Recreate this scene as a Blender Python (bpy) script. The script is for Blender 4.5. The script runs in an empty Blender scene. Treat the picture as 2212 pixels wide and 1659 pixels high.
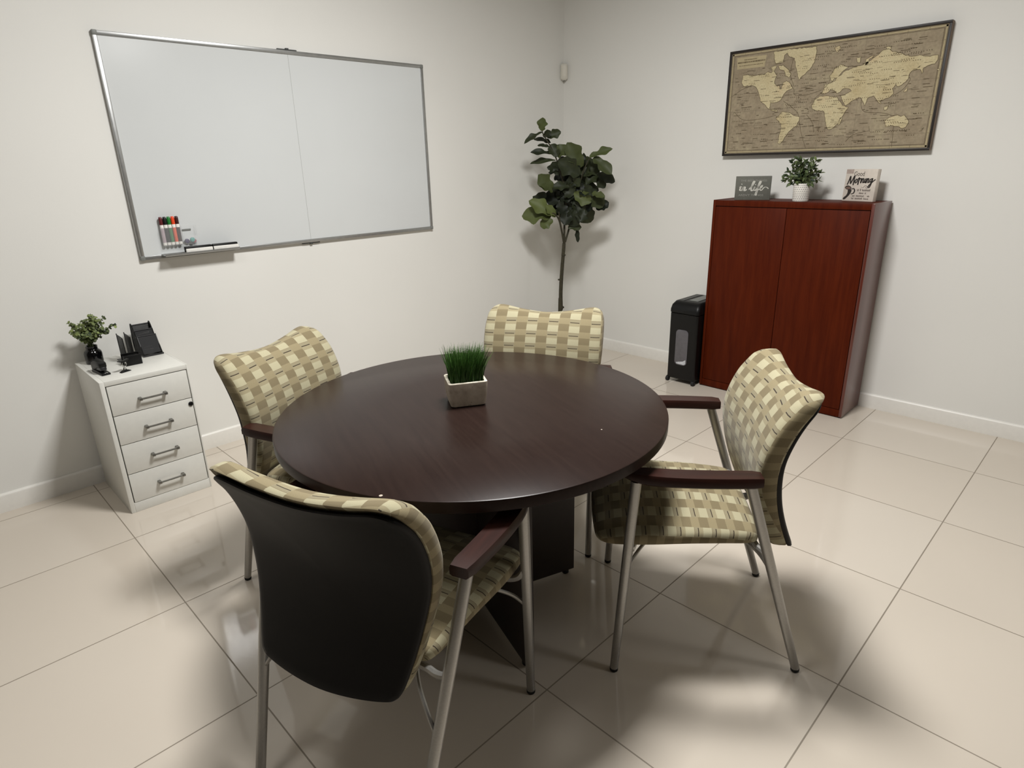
import bpy, bmesh, math, random
from mathutils import Vector, Matrix
from mathutils.geometry import tessellate_polygon
random.seed(7)
scn = bpy.context.scene
COL = scn.collection
PI = math.pi
T = 0.61                       # floor tile pitch
XW, YW, ZC = 3.024, 2.538, 3.0   # right wall, left wall, ceiling

# ------------------------------------------------------------------ camera
CAM = Vector((-1.079, -0.984, 1.478))
ROT = Matrix(((0.70775, -0.70606, -0.02371), (-0.2498, -0.21872, -0.94327), (0.66082, 0.67352, -0.33118)))
FPX = 1354.96
cd = bpy.data.cameras.new('camera')
cd.sensor_fit = 'HORIZONTAL'; cd.sensor_width = 36.0; cd.lens = FPX / 2212.0 * 36.0
cd.clip_start = 0.05
cam = bpy.data.objects.new('camera', cd); COL.objects.link(cam)
r, d, f = ROT[0], ROT[1], ROT[2]
cam.matrix_world = Matrix(((r[0], -d[0], -f[0], CAM[0]), (r[1], -d[1], -f[1], CAM[1]), (r[2], -d[2], -f[2], CAM[2]), (0, 0, 0, 1)))
scn.camera = cam

def ray(u, v):
    return ROT.transposed() @ Vector(((u - 1106) / FPX, (v - 829.5) / FPX, 1.0))
def on_facing(u, v, P, off=0.0):
    """photo pixel -> point on the vertical plane through P that faces the camera, moved off metres towards it"""
    dd = ray(u, v)
    n = Vector((P[0] - CAM[0], P[1] - CAM[1])); L = n.length; n /= L
    s = (L - off) / (dd[0] * n[0] + dd[1] * n[1])
    return CAM + dd * s

# ------------------------------------------------------------------ materials
def lin(c):
    return c / 12.92 if c <= 0.04045 else ((c + 0.055) / 1.055) ** 2.4
def rgb(r, g, b):
    return (lin(r / 255), lin(g / 255), lin(b / 255), 1.0)
MATS = {}
class NT:
    """tiny helper around a node tree: arithmetic on sockets"""
    def __init__(s, name):
        s.m = bpy.data.materials.new(name); s.m.use_nodes = True
        s.t = s.m.node_tree; s.n = s.t.nodes; s.l = s.t.links
        s.b = s.n['Principled BSDF']
    def new(s, t, **k):
        o = s.n.new(t)
        for a, v in k.items(): setattr(o, a, v)
        return o
    def put(s, sock, v):
        if isinstance(v, bpy.types.NodeSocket): s.l.new(v, sock)
        else: sock.default_value = v
    def math(s, op, a, b=0.0, c=None):
        o = s.new('ShaderNodeMath', operation=op)
        s.put(o.inputs[0], a); s.put(o.inputs[1], b)
        if c is not None: s.put(o.inputs[2], c)
        return o.outputs[0]
    def between(s, x, lo, hi):
        return s.math('MULTIPLY', s.math('GREATER_THAN', x, lo), s.math('LESS_THAN', x, hi))
    def mix(s, fac, a, b):
        o = s.new('ShaderNodeMix', data_type='RGBA')
        s.put(o.inputs[0], fac); s.put(o.inputs[6], a); s.put(o.inputs[7], b)
        return o.outputs[2]
    def coord(s, kind='Object'):
        return s.new('ShaderNodeTexCoord').outputs[kind]
    def sep(s, v):
        o = s.new('ShaderNodeSeparateXYZ'); s.l.new(v, o.inputs[0]); return o.outputs
    def noise(s, scale, detail=3.0, vec=None, rough=0.5):
        o = s.new('ShaderNodeTexNoise'); o.inputs['Scale'].default_value = scale
        o.inputs['Detail'].default_value = detail; o.inputs['Roughness'].default_value = rough
        s.l.new(vec if vec is not None else s.coord(), o.inputs['Vector'])
        return o.outputs[0]
    def ramp(s, fac, stops):
        o = s.new('ShaderNodeValToRGB'); e = o.color_ramp.elements
        while len(e) < len(stops): e.new(0.5)
        for i, (p, c) in enumerate(stops): e[i].position = p; e[i].color = c
        s.l.new(fac, o.inputs[0]); return o.outputs[0]
    def scale(s, vec, sc):
        o = s.new('ShaderNodeMapping'); o.inputs['Scale'].default_value = sc
        s.l.new(vec, o.inputs[0]); return o.outputs[0]
    def bump(s, h, strength=0.2, dist=0.001):
        o = s.new('ShaderNodeBump'); o.inputs['Strength'].default_value = strength
        o.inputs['Distance'].default_value = dist
        s.l.new(h, o.inputs['Height']); s.l.new(o.outputs[0], s.b.inputs['Normal'])
    def set(s, color=None, rough=None, metal=None, spec=None, **k):
        if color is not None: s.put(s.b.inputs['Base Color'], color)
        if rough is not None: s.put(s.b.inputs['Roughness'], rough)
        if metal is not None: s.put(s.b.inputs['Metallic'], metal)
        if spec is not None: s.put(s.b.inputs['Specular IOR Level'], spec)
        for a, v in k.items(): s.put(s.b.inputs[a.replace('_', ' ')], v)
        return s.m

def plain(name, c, rough=0.5, metal=0.0, var=0.06, sc=40.0, spec=0.5, bump=0.0):
    """a flat paint or plastic with a faint procedural unevenness"""
    if name in MATS: return MATS[name]
    n = NT(name)
    no = n.noise(sc)
    k = 1.0 + var
    c2 = (min(1, c[0] * k), min(1, c[1] * k), min(1, c[2] * k), 1); c1 = (c[0] / k, c[1] / k, c[2] / k, 1)
    col = n.ramp(no, [(0.3, c1), (0.7, c2)])
    if bump: n.bump(no, bump)
    MATS[name] = n.set(col, rough, metal, spec)
    return MATS[name]

def wall_mat():
    n = NT('wall_paint')
    no = n.noise(180.0, 4.0)
    n.bump(no, 0.12, 0.0015)
    col = n.ramp(n.noise(1.2, 2.0), [(0.3, rgb(230, 229, 224)), (0.7, rgb(234, 233, 228))])
    return n.set(col, 0.7, 0, 0.3)

def floor_mat():
    n = NT('glossy_floor_tile')
    co = n.coord('Object'); x, y, z = n.sep(co)
    def line(c):
        fr = n.math('FRACT', n.math('ADD', n.math('DIVIDE', c, T), 100.5))
        return n.math('LESS_THAN', n.math('ABSOLUTE', n.math('SUBTRACT', fr, 0.5)), 0.0034)
    g = n.math('MAXIMUM', line(x), line(y))
    # each tile a slightly different tone
    cell = n.new('ShaderNodeTexWhiteNoise', noise_dimensions='2D')
    cv = n.new('ShaderNodeCombineXYZ')
    n.l.new(n.math('FLOOR', n.math('DIVIDE', x, T)), cv.inputs[0]); n.l.new(n.math('FLOOR', n.math('DIVIDE', y, T)), cv.inputs[1])
    n.l.new(cv.outputs[0], cell.inputs['Vector'])
    tone = n.mix(cell.outputs['Value'], rgb(206, 196, 182), rgb(210, 201, 188))
    cloud = n.noise(2.2, 4.0)
    tone2 = n.mix(n.math('MULTIPLY', cloud, 0.35), tone, rgb(197, 185, 170))
    gro = n.mix(n.noise(9.0), rgb(128, 118, 104), rgb(150, 140, 126))
    col = n.mix(g, tone2, gro)
    rough = n.math('ADD', n.math('MULTIPLY', g, 0.6), n.math('ADD', 0.035, n.math('MULTIPLY', cloud, 0.05)))
    h = n.math('SUBTRACT', 1.0, g)
    n.bump(h, 0.4, 0.001)
    return n.set(col, rough, 0, 0.5)

def wood(name, c1, c2, rough, axis='z', fine=60.0, spec=0.5, coat=0.0):
    n = NT(name)
    sc = {'x': (1.2, 14, 14), 'y': (14, 1.2, 14), 'z': (14, 14, 1.2)}[axis]
    v = n.scale(n.coord(), sc)
    a = n.noise(2.2, 6.0, v, 0.6)
    sc2 = {'x': (4, fine * 3, fine * 3), 'y': (fine * 3, 4, fine * 3), 'z': (fine * 3, fine * 3, 4)}[axis]
    b = n.noise(1.0, 2.0, n.scale(n.coord(), sc2))
    t = n.math('ADD', n.math('MULTIPLY', a, 0.75), n.math('MULTIPLY', b, 0.25))
    col = n.ramp(t, [(0.36, c1), (0.64, c2)])
    n.set(col, rough, 0, spec)
    n.put(n.b.inputs['Coat Weight'], coat); n.put(n.b.inputs['Coat Roughness'], 0.2)
    return n.m

def table_mat():
    n = NT('espresso_table_laminate')
    v = n.scale(n.coord(), (30, 2, 30))
    a = n.noise(2.0, 6.0, v, 0.65)
    col = n.ramp(a, [(0.3, rgb(35, 24, 21)), (0.7, rgb(43, 31, 27))])
    # a few worn chips near the rim that show pale board
    x, y, z = n.sep(n.coord())
    chips = None
    for cx, cy, rr in ((-0.416, -0.434, 0.0045), (-0.428, -0.441, 0.0035), (-0.300, -0.522, 0.0), (0.25, -0.36, 0.0022)):
        if rr == 0: continue
        dx = n.math('SUBTRACT', x, cx); dy = n.math('SUBTRACT', y, cy)
        dd = n.math('SQRT', n.math('ADD', n.math('MULTIPLY', dx, dx), n.math('MULTIPLY', dy, dy)))
        k = n.math('LESS_THAN', dd, rr)
        chips = k if chips is None else n.math('MAXIMUM', chips, k)
    col = n.mix(chips, col, rgb(190, 178, 165))
    n.bump(n.noise(260.0, 2.0), 0.05, 0.0006)
    return n.set(col, 0.29, 0, 0.16)

def fabric_mat():
    n = NT('woven_check_upholstery')
    uv = n.coord('UV'); u, v, w = n.sep(uv)
    cu = n.math('DIVIDE', n.math('ADD', u, 4.6285), 0.0465)
    par = n.math('MODULO', n.math('FLOOR', cu), 2.0)
    fv = n.math('FRACT', n.math('DIVIDE', n.math('ADD', v, 5.0), 0.0503))
    fvb = n.math('FRACT', n.math('ADD', n.math('DIVIDE', n.math('ADD', v, 5.0), 0.0503), 0.86))
    cream, tan, grey = rgb(174, 167, 138), rgb(153, 143, 114), rgb(145, 136, 110)
    brown, btan, dark = rgb(125, 113, 86), rgb(145, 133, 103), rgb(60, 50, 40)
    lightc = n.mix(n.between(fv, 0.50, 1.01), tan, cream)
    lightc = n.mix(n.between(fv, 0.29, 0.48), lightc, grey)
    lightc = n.mix(n.between(fv, 0.475, 0.505), lightc, rgb(132, 119, 93))
    inset = n.between(n.math('FRACT', cu), 0.05, 0.93)
    lightc = n.mix(n.math('MULTIPLY', n.between(fv, 0.24, 0.295), inset), lightc, dark)
    brownc = n.mix(n.between(fvb, 0.47, 1.01), btan, brown)
    col = n.mix(par, lightc, brownc)
    t1 = n.noise(1.0, 2.0, n.scale(uv, (350, 1600, 1)))
    t2 = n.noise(1.0, 2.0, n.scale(uv, (1600, 500, 1)))
    tt = n.math('ADD', n.math('MULTIPLY', t1, 0.5), n.math('MULTIPLY', t2, 0.5))
    k = n.ramp(tt, [(0.25, (0.74, 0.74, 0.74, 1)), (0.75, (1.12, 1.12, 1.12, 1))])
    mm = n.new('ShaderNodeMix', data_type='RGBA', blend_type='MULTIPLY'); mm.inputs[0].default_value = 1.0
    n.l.new(col, mm.inputs[6]); n.l.new(k, mm.inputs[7])
    n.bump(tt, 0.35, 0.0008)
    n.set(mm.outputs[2], 0.85, 0, 0.2)
    n.put(n.b.inputs['Sheen Weight'], 0.15)
    return n.m

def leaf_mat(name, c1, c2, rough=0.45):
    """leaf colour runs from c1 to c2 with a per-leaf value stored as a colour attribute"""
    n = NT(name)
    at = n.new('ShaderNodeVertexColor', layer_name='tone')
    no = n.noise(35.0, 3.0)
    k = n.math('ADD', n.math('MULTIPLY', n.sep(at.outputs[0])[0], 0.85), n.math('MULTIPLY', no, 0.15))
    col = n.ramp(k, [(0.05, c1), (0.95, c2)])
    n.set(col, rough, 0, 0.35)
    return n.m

def clear_mat():
    n = NT('clear_acrylic')
    n.set((0.93, 0.94, 0.94, 1), 0.08, 0, 0.6)
    n.b.inputs['Alpha'].default_value = 0.08
    no = n.noise(30.0); n.bump(no, 0.02)
    return n.m

def concrete_mat():
    n = NT('cast_concrete')
    a = n.noise(22.0, 6.0, rough=0.65); b = n.noise(70.0, 4.0)
    col = n.ramp(a, [(0.25, rgb(142, 128, 114)), (0.5, rgb(182, 170, 155)), (0.75, rgb(200, 190, 176))])
    pit = n.math('GREATER_THAN', b, 0.68)
    col = n.mix(n.math('MULTIPLY', pit, 0.6), col, rgb(90, 82, 70))
    n.bump(a, 0.35, 0.002)
    return n.set(col, 0.9, 0, 0.2)

def mesh_mat():
    """black expanded-steel mesh seen as fine see-through grid"""
    n = NT('black_wire_mesh')
    v = n.coord(); x, y, z = n.sep(v)
    def ln(c):
        return n.math('GREATER_THAN', n.math('FRACT', n.math('MULTIPLY', c, 420.0)), 0.42)
    s1 = ln(n.math('ADD', n.math('ADD', x, y), z)); s2 = ln(n.math('SUBTRACT', n.math('ADD', x, y), z))
    a = n.math('MAXIMUM', s1, s2)
    n.set(rgb(13, 13, 14), 0.6, 0, 0.3)
    n.l.new(a, n.b.inputs['Alpha'])
    return n.m

def canvas_mat():
    n = NT('map_paper')
    a = n.noise(9.0, 6.0, rough=0.6); b = n.noise(70.0, 4.0)
    col = n.ramp(a, [(0.3, rgb(146, 132, 110)), (0.55, rgb(158, 145, 122)), (0.75, rgb(172, 160, 132))])
    k = n.ramp(b, [(0.3, (0.86, 0.86, 0.86, 1)), (0.7, (1.08, 1.08, 1.08, 1))])
    mm = n.new('ShaderNodeMix', data_type='RGBA', blend_type='MULTIPLY'); mm.inputs[0].default_value = 1.0
    n.l.new(col, mm.inputs[6]); n.l.new(k, mm.inputs[7])
    return n.set(mm.outputs[2], 0.8, 0, 0.2)
def land_mat():
    n = NT('map_land')
    a = n.noise(7.0, 6.0, rough=0.6); b = n.noise(120.0, 4.0)
    col = n.ramp(a, [(0.3, rgb(188, 172, 134)), (0.55, rgb(202, 190, 154)), (0.75, rgb(198, 175, 138))])
    k = n.ramp(b, [(0.3, (0.86, 0.85, 0.83, 1)), (0.6, (1.04, 1.04, 1.04, 1))])
    mm = n.new('ShaderNodeMix', data_type='RGBA', blend_type='MULTIPLY'); mm.inputs[0].default_value = 1.0
    n.l.new(col, mm.inputs[6]); n.l.new(k, mm.inputs[7])
    return n.set(mm.outputs[2], 0.8, 0, 0.2)
def pot_mat():
    n = NT('dimpled_white_ceramic')
    x, y, z = n.sep(n.coord())
    ang = n.math('MULTIPLY', n.math('ARCTAN2', y, x), 13.0 / PI)
    row = n.math('MULTIPLY', z, 95.0)
    sh = n.math('MULTIPLY', n.math('MODULO', n.math('FLOOR', row), 2.0), 0.5)
    fa = n.math('ABSOLUTE', n.math('SUBTRACT', n.math('FRACT', n.math('ADD', n.math('ADD', ang, sh), 50.0)), 0.5))
    fb = n.math('ABSOLUTE', n.math('SUBTRACT', n.math('FRACT', row), 0.5))
    k = n.math('MULTIPLY', n.math('LESS_THAN', fa, 0.3), n.math('LESS_THAN', fb, 0.16))
    return n.set(n.mix(k, rgb(226, 222, 214), rgb(96, 96, 92)), 0.5, 0, 0.4)

M = dict(
    darksteel=plain('dark_steel', rgb(52, 52, 54), 0.3, 0.6),
    farwall=plain('dim_far_wall', rgb(120, 114, 106), 0.9),
    wall=wall_mat(), floor=floor_mat(), ceiling=plain('ceiling_paint', rgb(150, 147, 142), 0.9),
    trim=plain('white_trim_gloss', rgb(232, 229, 222), 0.35, 0, 0.02),
    table=table_mat(), tbase=plain('espresso_panel', rgb(40, 30, 26), 0.45), tedge=plain('espresso_edge_band', rgb(50, 42, 38), 0.35),
    fabric=fabric_mat(), shell=plain('black_plastic_shell', rgb(14, 12, 11), 0.55, 0, 0.1, 300, 0.22, 0.05),
    steel=plain('satin_silver_paint', rgb(168, 166, 162), 0.38, 0.75, 0.05, 200), rubber=plain('black_rubber', rgb(22, 22, 22), 0.7),
    arm=wood('mahogany_armrest', rgb(34, 17, 13), rgb(52, 26, 20), 0.36, 'x', 60, 0.28, 0.05),
    cherry=wood('cherry_veneer', rgb(68, 19, 3), rgb(85, 29, 6), 0.5, 'z', 60, 0.1, 0.0),
    cherrysheen=wood('cherry_veneer_sheen', rgb(80, 30, 18), rgb(98, 40, 26), 0.3, 'z', 60, 0.6, 0.4),  # same cherry made paler and pinker, with the room's reflection put into the colour
    cherrygap=plain('dark_cherry_gap', rgb(32, 8, 4), 0.6),
    white=plain('white_powder_coat', rgb(222, 221, 214), 0.4, 0, 0.02), gap=plain('dark_gap', rgb(60, 62, 60), 0.7),
    pull=plain('brushed_nickel', rgb(128, 126, 120), 0.35, 0.8), chrome=plain('chrome', rgb(200, 200, 198), 0.15, 1.0),
    board=plain('whiteboard_enamel', rgb(213, 216, 216), 0.16, 0, 0.01, 3.0), alu=plain('brushed_aluminium', rgb(176, 177, 176), 0.35, 0.85),
    grey=plain('grey_plastic', rgb(120, 122, 118), 0.5), black=plain('black_plastic', rgb(11, 11, 11), 0.42, 0, 0.06, 40, 0.3),
    gloss=plain('black_glaze', rgb(8, 8, 9), 0.08), mesh=mesh_mat(), clear=clear_mat(), concrete=concrete_mat(),
    paleconcrete=plain('pale_concrete_rim', rgb(226, 218, 200), 0.85, 0, 0.08, 60), soil=plain('dark_soil', rgb(24, 30, 18), 0.95),
    grass=leaf_mat('grass_blade', rgb(20, 50, 16), rgb(112, 160, 80)), ficus=leaf_mat('ficus_leaf', rgb(13, 20, 14), rgb(98, 108, 58), 0.55),
    bark=plain('ficus_bark', rgb(52, 48, 32), 0.8, 0, 0.3, 60), euca=leaf_mat('eucalyptus_leaf', rgb(50, 62, 50), rgb(140, 152, 92), 0.65),
    stem=plain('green_stem', rgb(88, 98, 58), 0.7), box=leaf_mat('boxwood_leaf', rgb(26, 42, 26), rgb(110, 124, 76), 0.55),
    pot=pot_mat(), canvas=canvas_mat(), land=land_mat(), ink=plain('map_ink', rgb(88, 74, 52), 0.9), paper=plain('map_cartouche', rgb(178, 164, 130), 0.85),
    frame=plain('dark_walnut_frame', rgb(28, 20, 15), 0.5), frameside=plain('tan_frame_side', rgb(120, 100, 82), 0.6),
    signgrey=plain('grey_sign_face', rgb(98, 98, 90), 0.7, 0, 0.08, 60), signwhite=plain('whitewashed_sign', rgb(212, 202, 190), 0.7, 0, 0.07, 30),
    ltr=plain('white_lettering', rgb(206, 204, 194), 0.7), ltrg=plain('faint_lettering', rgb(150, 149, 141), 0.7),
    dark=plain('black_lettering', rgb(44, 38, 34), 0.7), midg=plain('grey_lettering', rgb(122, 112, 104), 0.7), coffee=plain('coffee_drawing', rgb(120, 98, 86), 0.7),
    window=plain('smoky_window', rgb(92, 90, 94), 0.2), ivory=plain('ivory_plastic', rgb(226, 223, 212), 0.25, 0, 0.01),
    mwhite=plain('marker_white', rgb(236, 234, 228), 0.4), shredpaper=plain('shredded_paper', rgb(196, 198, 202), 0.8, 0, 0.2, 90),
)
def mk(name, c, rough=0.4): return plain(name, c, rough)

# ------------------------------------------------------------------ mesh building
class MB:
    def __init__(s): s.bm = bmesh.new(); s.uv = None; s.col = None
    def useuv(s):
        if s.uv is None: s.uv = s.bm.loops.layers.uv.new('UVMap')
        return s.uv
    def usecol(s):
        if s.col is None: s.col = s.bm.loops.layers.float_color.new('tone')
        return s.col
    def box(s, lo, hi, bev=0.0, seg=2, mat=0, M4=None):
        tmp = bmesh.new()
        bmesh.ops.create_cube(tmp, size=1.0)
        for v in tmp.verts:
            for i in range(3): v.co[i] = lo[i] + (v.co[i] + 0.5) * (hi[i] - lo[i])
        if bev > 0:
            bmesh.ops.bevel(tmp, geom=list(tmp.edges), offset=bev, segments=seg, profile=0.5, affect='EDGES')
        s.add(tmp, mat, M4); return s
    def add(s, tmp, mat=0, M4=None):
        mp = {}
        for v in tmp.verts: mp[v] = s.bm.verts.new(M4 @ v.co if M4 is not None else v.co)
        for fc in tmp.faces:
            try:
                nf = s.bm.faces.new([mp[v] for v in fc.verts]); nf.material_index = mat
            except ValueError: pass
        tmp.free()
    def face(s, pts, mat=0, uvs=None, tone=None):
        vs = [s.bm.verts.new(p) for p in pts]
        fc = s.bm.faces.new(vs); fc.material_index = mat
        if tone is not None:
            l = s.usecol()
            for lp in fc.loops: lp[l] = (tone, tone, tone, 1)
        return fc
    def loft(s, rings, closed=True, cap0=True, cap1=True, mat=0, uvs=None):
        vr = [[s.bm.verts.new(p) for p in rg] for rg in rings]
        n = len(rings[0]); fs = []
        ul = s.useuv() if uvs else None
        for i in range(len(vr) - 1):
            for j in range(n if closed else n - 1):
                k = (j + 1) % n
                fc = s.bm.faces.new([vr[i][j], vr[i][k], vr[i + 1][k], vr[i + 1][j]]); fc.material_index = mat
                if uvs:
                    for lp, (a, b) in zip(fc.loops, ((i, j), (i, k), (i + 1, k), (i + 1, j))): lp[ul].uv = uvs[a][b]
        for flag, i in ((cap0, 0), (cap1, -1)):
            if flag:
                fc = s.bm.faces.new(vr[i]); fc.material_index = mat
                if uvs:
                    for lp, b in zip(fc.loops, range(n)): lp[ul].uv = uvs[i][b]
        return s
    def tube(s, pts, rad, n=12, mat=0, cap=True):
        pts = [Vector(p) for p in pts]
        rads = rad if isinstance(rad, (list, tuple)) else [rad] * len(pts)
        rings = []; nrm = None
        for i, p in enumerate(pts):
            t = (pts[min(i + 1, len(pts) - 1)] - pts[max(i - 1, 0)]).normalized()
            if nrm is None:
                a = Vector((0, 0, 1)) if abs(t.z) < 0.9 else Vector((1, 0, 0))
                nrm = t.cross(a).normalized()
            else:
                nrm = (nrm - t * nrm.dot(t)).normalized()
            b = t.cross(nrm)
            rings.append([p + (nrm * math.cos(2 * PI * k / n) + b * math.sin(2 * PI * k / n)) * rads[i] for k in range(n)])
        return s.loft(rings, True, cap, cap, mat)
    def lathe(s, prof, n=32, mat=0, c=(0, 0, 0), cap0=True, cap1=True):
        rings = [[(c[0] + rr * math.cos(2 * PI * k / n), c[1] + rr * math.sin(2 * PI * k / n), c[2] + z) for k in range(n)] for rr, z in prof]
        return s.loft(rings, True, cap0, cap1, mat)
    def prism(s, poly, a0, a1, axis='x', bev=0.0, mat=0, M4=None):
        """2-D polygon extruded along an axis; poly gives the other two coordinates in order"""
        def P(q, a):
            return {'x': (a, q[0], q[1]), 'y': (q[0], a, q[1]), 'z': (q[0], q[1], a)}[axis]
        tmp = bmesh.new()
        v0 = [tmp.verts.new(P(q, a0)) for q in poly]; v1 = [tmp.verts.new(P(q, a1)) for q in poly]
        tmp.faces.new(v0); tmp.faces.new(list(reversed(v1)))
        n = len(poly)
        for i in range(n): tmp.faces.new([v0[(i + 1) % n], v0[i], v1[i], v1[(i + 1) % n]])
        bmesh.ops.recalc_face_normals(tmp, faces=tmp.faces)
        if bev > 0: bmesh.ops.bevel(tmp, geom=list(tmp.edges), offset=bev, segments=2, profile=0.5, affect='EDGES')
        s.add(tmp, mat, M4); return s
    def build(s, name, mats, parent=None, loc=(0, 0, 0), smooth=35.0, recalc=True):
        if recalc: bmesh.ops.recalc_face_normals(s.bm, faces=s.bm.faces)
        th = math.radians(smooth)
        for fc in s.bm.faces: fc.smooth = True
        for e in s.bm.edges:
            if len(e.link_faces) == 2:
                try: e.smooth = e.calc_face_angle() < th
                except ValueError: pass
        me = bpy.data.meshes.new(name); s.bm.to_mesh(me); s.bm.free()
        for m in (mats if isinstance(mats, (list, tuple)) else [mats]): me.materials.append(m)
        o = bpy.data.objects.new(name, me); COL.objects.link(o)
        if parent is not None: o.parent = parent
        o.location = loc
        return o

def thing(name, label, cat, loc=(0, 0, 0), rz=0.0, group=None):
    o = bpy.data.objects.new(name, None); COL.objects.link(o)
    o.empty_display_size = 0.05; o.location = loc; o.rotation_euler = (0, 0, rz)
    return tag(o, label, cat, group)
def tag(o, label, cat, group=None):
    o['label'] = label; o['category'] = cat
    if group: o['group'] = group
    return o
def struct(o, label=None):
    o['kind'] = 'structure'
    return o
def copy_tree(o, parent=None):
    c = o.copy(); COL.objects.link(c)
    if parent is not None: c.parent = parent
    for ch in o.children: copy_tree(ch, c)
    return c

def smooth_path(pts, n=8, closed=False):
    """Catmull-Rom through the points"""
    P = [Vector(p) for p in pts]; out = []
    m = len(P); rng = range(m if closed else m - 1)
    for i in rng:
        if closed: p0, p1, p2, p3 = P[i - 1], P[i], P[(i + 1) % m], P[(i + 2) % m]
        else: p0, p1, p2, p3 = P[max(i - 1, 0)], P[i], P[i + 1], P[min(i + 2, m - 1)]
        for k in range(n):
            t = k / n
            out.append(0.5 * ((2 * p1) + (p2 - p0) * t + (2 * p0 - 5 * p1 + 4 * p2 - p3) * t * t + (3 * p1 - p0 - 3 * p2 + p3) * t ** 3))
    if not closed: out.append(P[-1])
    return out
def interp(x, tab):
    if x <= tab[0][0]: return tab[0][1]
    for (a, b), (c, e) in zip(tab, tab[1:]):
        if x <= c:
            t = (x - a) / (c - a); t = t * t * (3 - 2 * t) * 0.5 + t * 0.5
            return b + (e - b) * t
    return tab[-1][1]

# ------------------------------------------------------------------ room
X0, Y0 = -6.0, -6.0
struct(MB().box((X0, Y0, -0.1), (XW + 0.12, YW + 0.12, 0)).build('floor', M['floor']))
struct(MB().box((X0, YW, 0), (XW + 0.12, YW + 0.12, ZC)).build('wall_left', M['wall']))
struct(MB().box((XW, Y0, 0), (XW + 0.12, YW, ZC)).build('wall_right', M['wall']))
struct(MB().box((X0 - 0.12, Y0, 0), (X0, YW + 0.12, ZC)).build('wall_back', M['farwall']))
struct(MB().box((X0 - 0.12, Y0 - 0.12, 0), (XW + 0.12, Y0, ZC)).build('wall_front', M['farwall']))
struct(MB().box((X0 - 0.12, Y0 - 0.12, ZC), (XW + 0.12, YW + 0.12, ZC + 0.1)).build('ceiling', M['ceiling']))
bbp = [(0, 0), (0.013, 0), (0.013, 0.078), (0.009, 0.086), (0.004, 0.09), (0, 0.09)]
struct(MB().prism([(YW - a, b) for a, b in bbp], X0, XW - 0.013, 'x').build('baseboard_left', M['trim']))
struct(MB().prism([(XW - a, b) for a, b in bbp], Y0, YW, 'y').build('baseboard_right', M['trim']))

# ------------------------------------------------------------------ round table
TC = (0.146, 0.444)
tb = thing('round_table', 'round dark brown laminate meeting table on crossed panel base', 'table', (TC[0], TC[1], 0), math.radians(-19))
mb = MB()
mb.lathe([(0.40, 0.7175), (0.607, 0.7175), (0.6095, 0.7195), (0.6095, 0.7455), (0.6085, 0.7485), (0.6055, 0.75), (0.3, 0.75)], 128)
mb.build('tabletop', M['table'], tb)
TH = 0.014
mb = MB(); mb.box((-0.375, -TH, 0.016), (0.375, TH, 0.7175), 0.002); 
mb.build('base_panel', M['tbase'], tb)
for s in (-1, 1):
    pe = 0.375 if s < 0 else 0.295
    mb = MB(); mb.box((-TH, min(s * TH, s * pe), 0.016), (TH, max(s * TH, s * pe), 0.7175), 0.002)
    mb.build('base_panel', M['tbase'], tb)
for x, y in ((0.345, 0), (-0.345, 0), (0, 0.265), (0, -0.345)):
    mb = MB(); mb.lathe([(0.012, 0), (0.013, 0.002), (0.013, 0.012), (0.006, 0.016)], 16, c=(x, y, 0)); mb.build('glide_foot', M['rubber'], tb)

# ------------------------------------------------------------------ guest chairs
def outline(ctrl, n=5):
    """mirror the right half control points (from bottom centre to top centre) into a closed smooth loop"""
    right = ctrl
    left = [(-a, b) for a, b in reversed(ctrl[1:-1])]
    return smooth_path([Vector((a, b, 0)) for a, b in right + left], n, True)
def pad(loop, cen, prof, place):
    """loop in 2-D, prof = [(inset fraction, depth, arc beyond crease)], place((a,b),depth) -> 3-D; returns rings + uvs"""
    n = len(loop); rings, uvs = [], []
    nor = []
    for i in range(n):
        t = loop[(i + 1) % n] - loop[i - 1]
        nv = Vector((t.y, -t.x)).normalized()
        if nv.dot(Vector((loop[i].x - cen[0], loop[i].y - cen[1]))) < 0: nv = -nv
        nor.append(nv)
    for ins, dep, arc in prof:
        rg, ru = [], []
        for p, nv in zip(loop, nor):
            if ins < 0.045 / 0.25 * 1.0 and ins <= 0.1:
                q = Vector((p.x - nv.x * ins * 0.25, p.y - nv.y * ins * 0.25))
            else:
                b = 0.1; q0 = Vector((p.x - nv.x * b * 0.25, p.y - nv.y * b * 0.25))
                k = (ins - b) / (1 - b); q = q0 + (Vector(cen) - q0) * k
            rg.append(place(q.x, q.y, dep)); ru.append((q.x + nv.x * arc, q.y + nv.y * arc))
        rings.append(rg); uvs.append(ru)
    return rings, uvs

REAR = [(0.36, -0.285), (0.43, -0.262), (0.52, -0.237), (0.59, -0.222), (0.665, -0.218), (0.77, -0.236), (0.80, -0.2575), (0.848, -0.286), (0.90, -0.322)]
REAR = [(0.36, -0.288), (0.43, -0.262), (0.50, -0.240), (0.57, -0.224), (0.64, -0.217), (0.70, -0.220), (0.76, -0.236), (0.82, -0.263), (0.88, -0.303), (0.92, -0.33)]
def rear_f(z):
    # smooth cubic through the table
    for i in range(len(REAR) - 1):
        if z <= REAR[i + 1][0] or i == len(REAR) - 2:
            p0 = REAR[max(i - 1, 0)][1]; p1 = REAR[i][1]; p2 = REAR[i + 1][1]; p3 = REAR[min(i + 2, len(REAR) - 1)][1]
            t = (z - REAR[i][0]) / (REAR[i + 1][0] - REAR[i][0]); t = max(0, min(1.2, t))
            return 0.5 * ((2 * p1) + (p2 - p0) * t + (2 * p0 - 5 * p1 + 4 * p2 - p3) * t * t + (3 * p1 - p0 - 3 * p2 + p3) * t ** 3)
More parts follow.
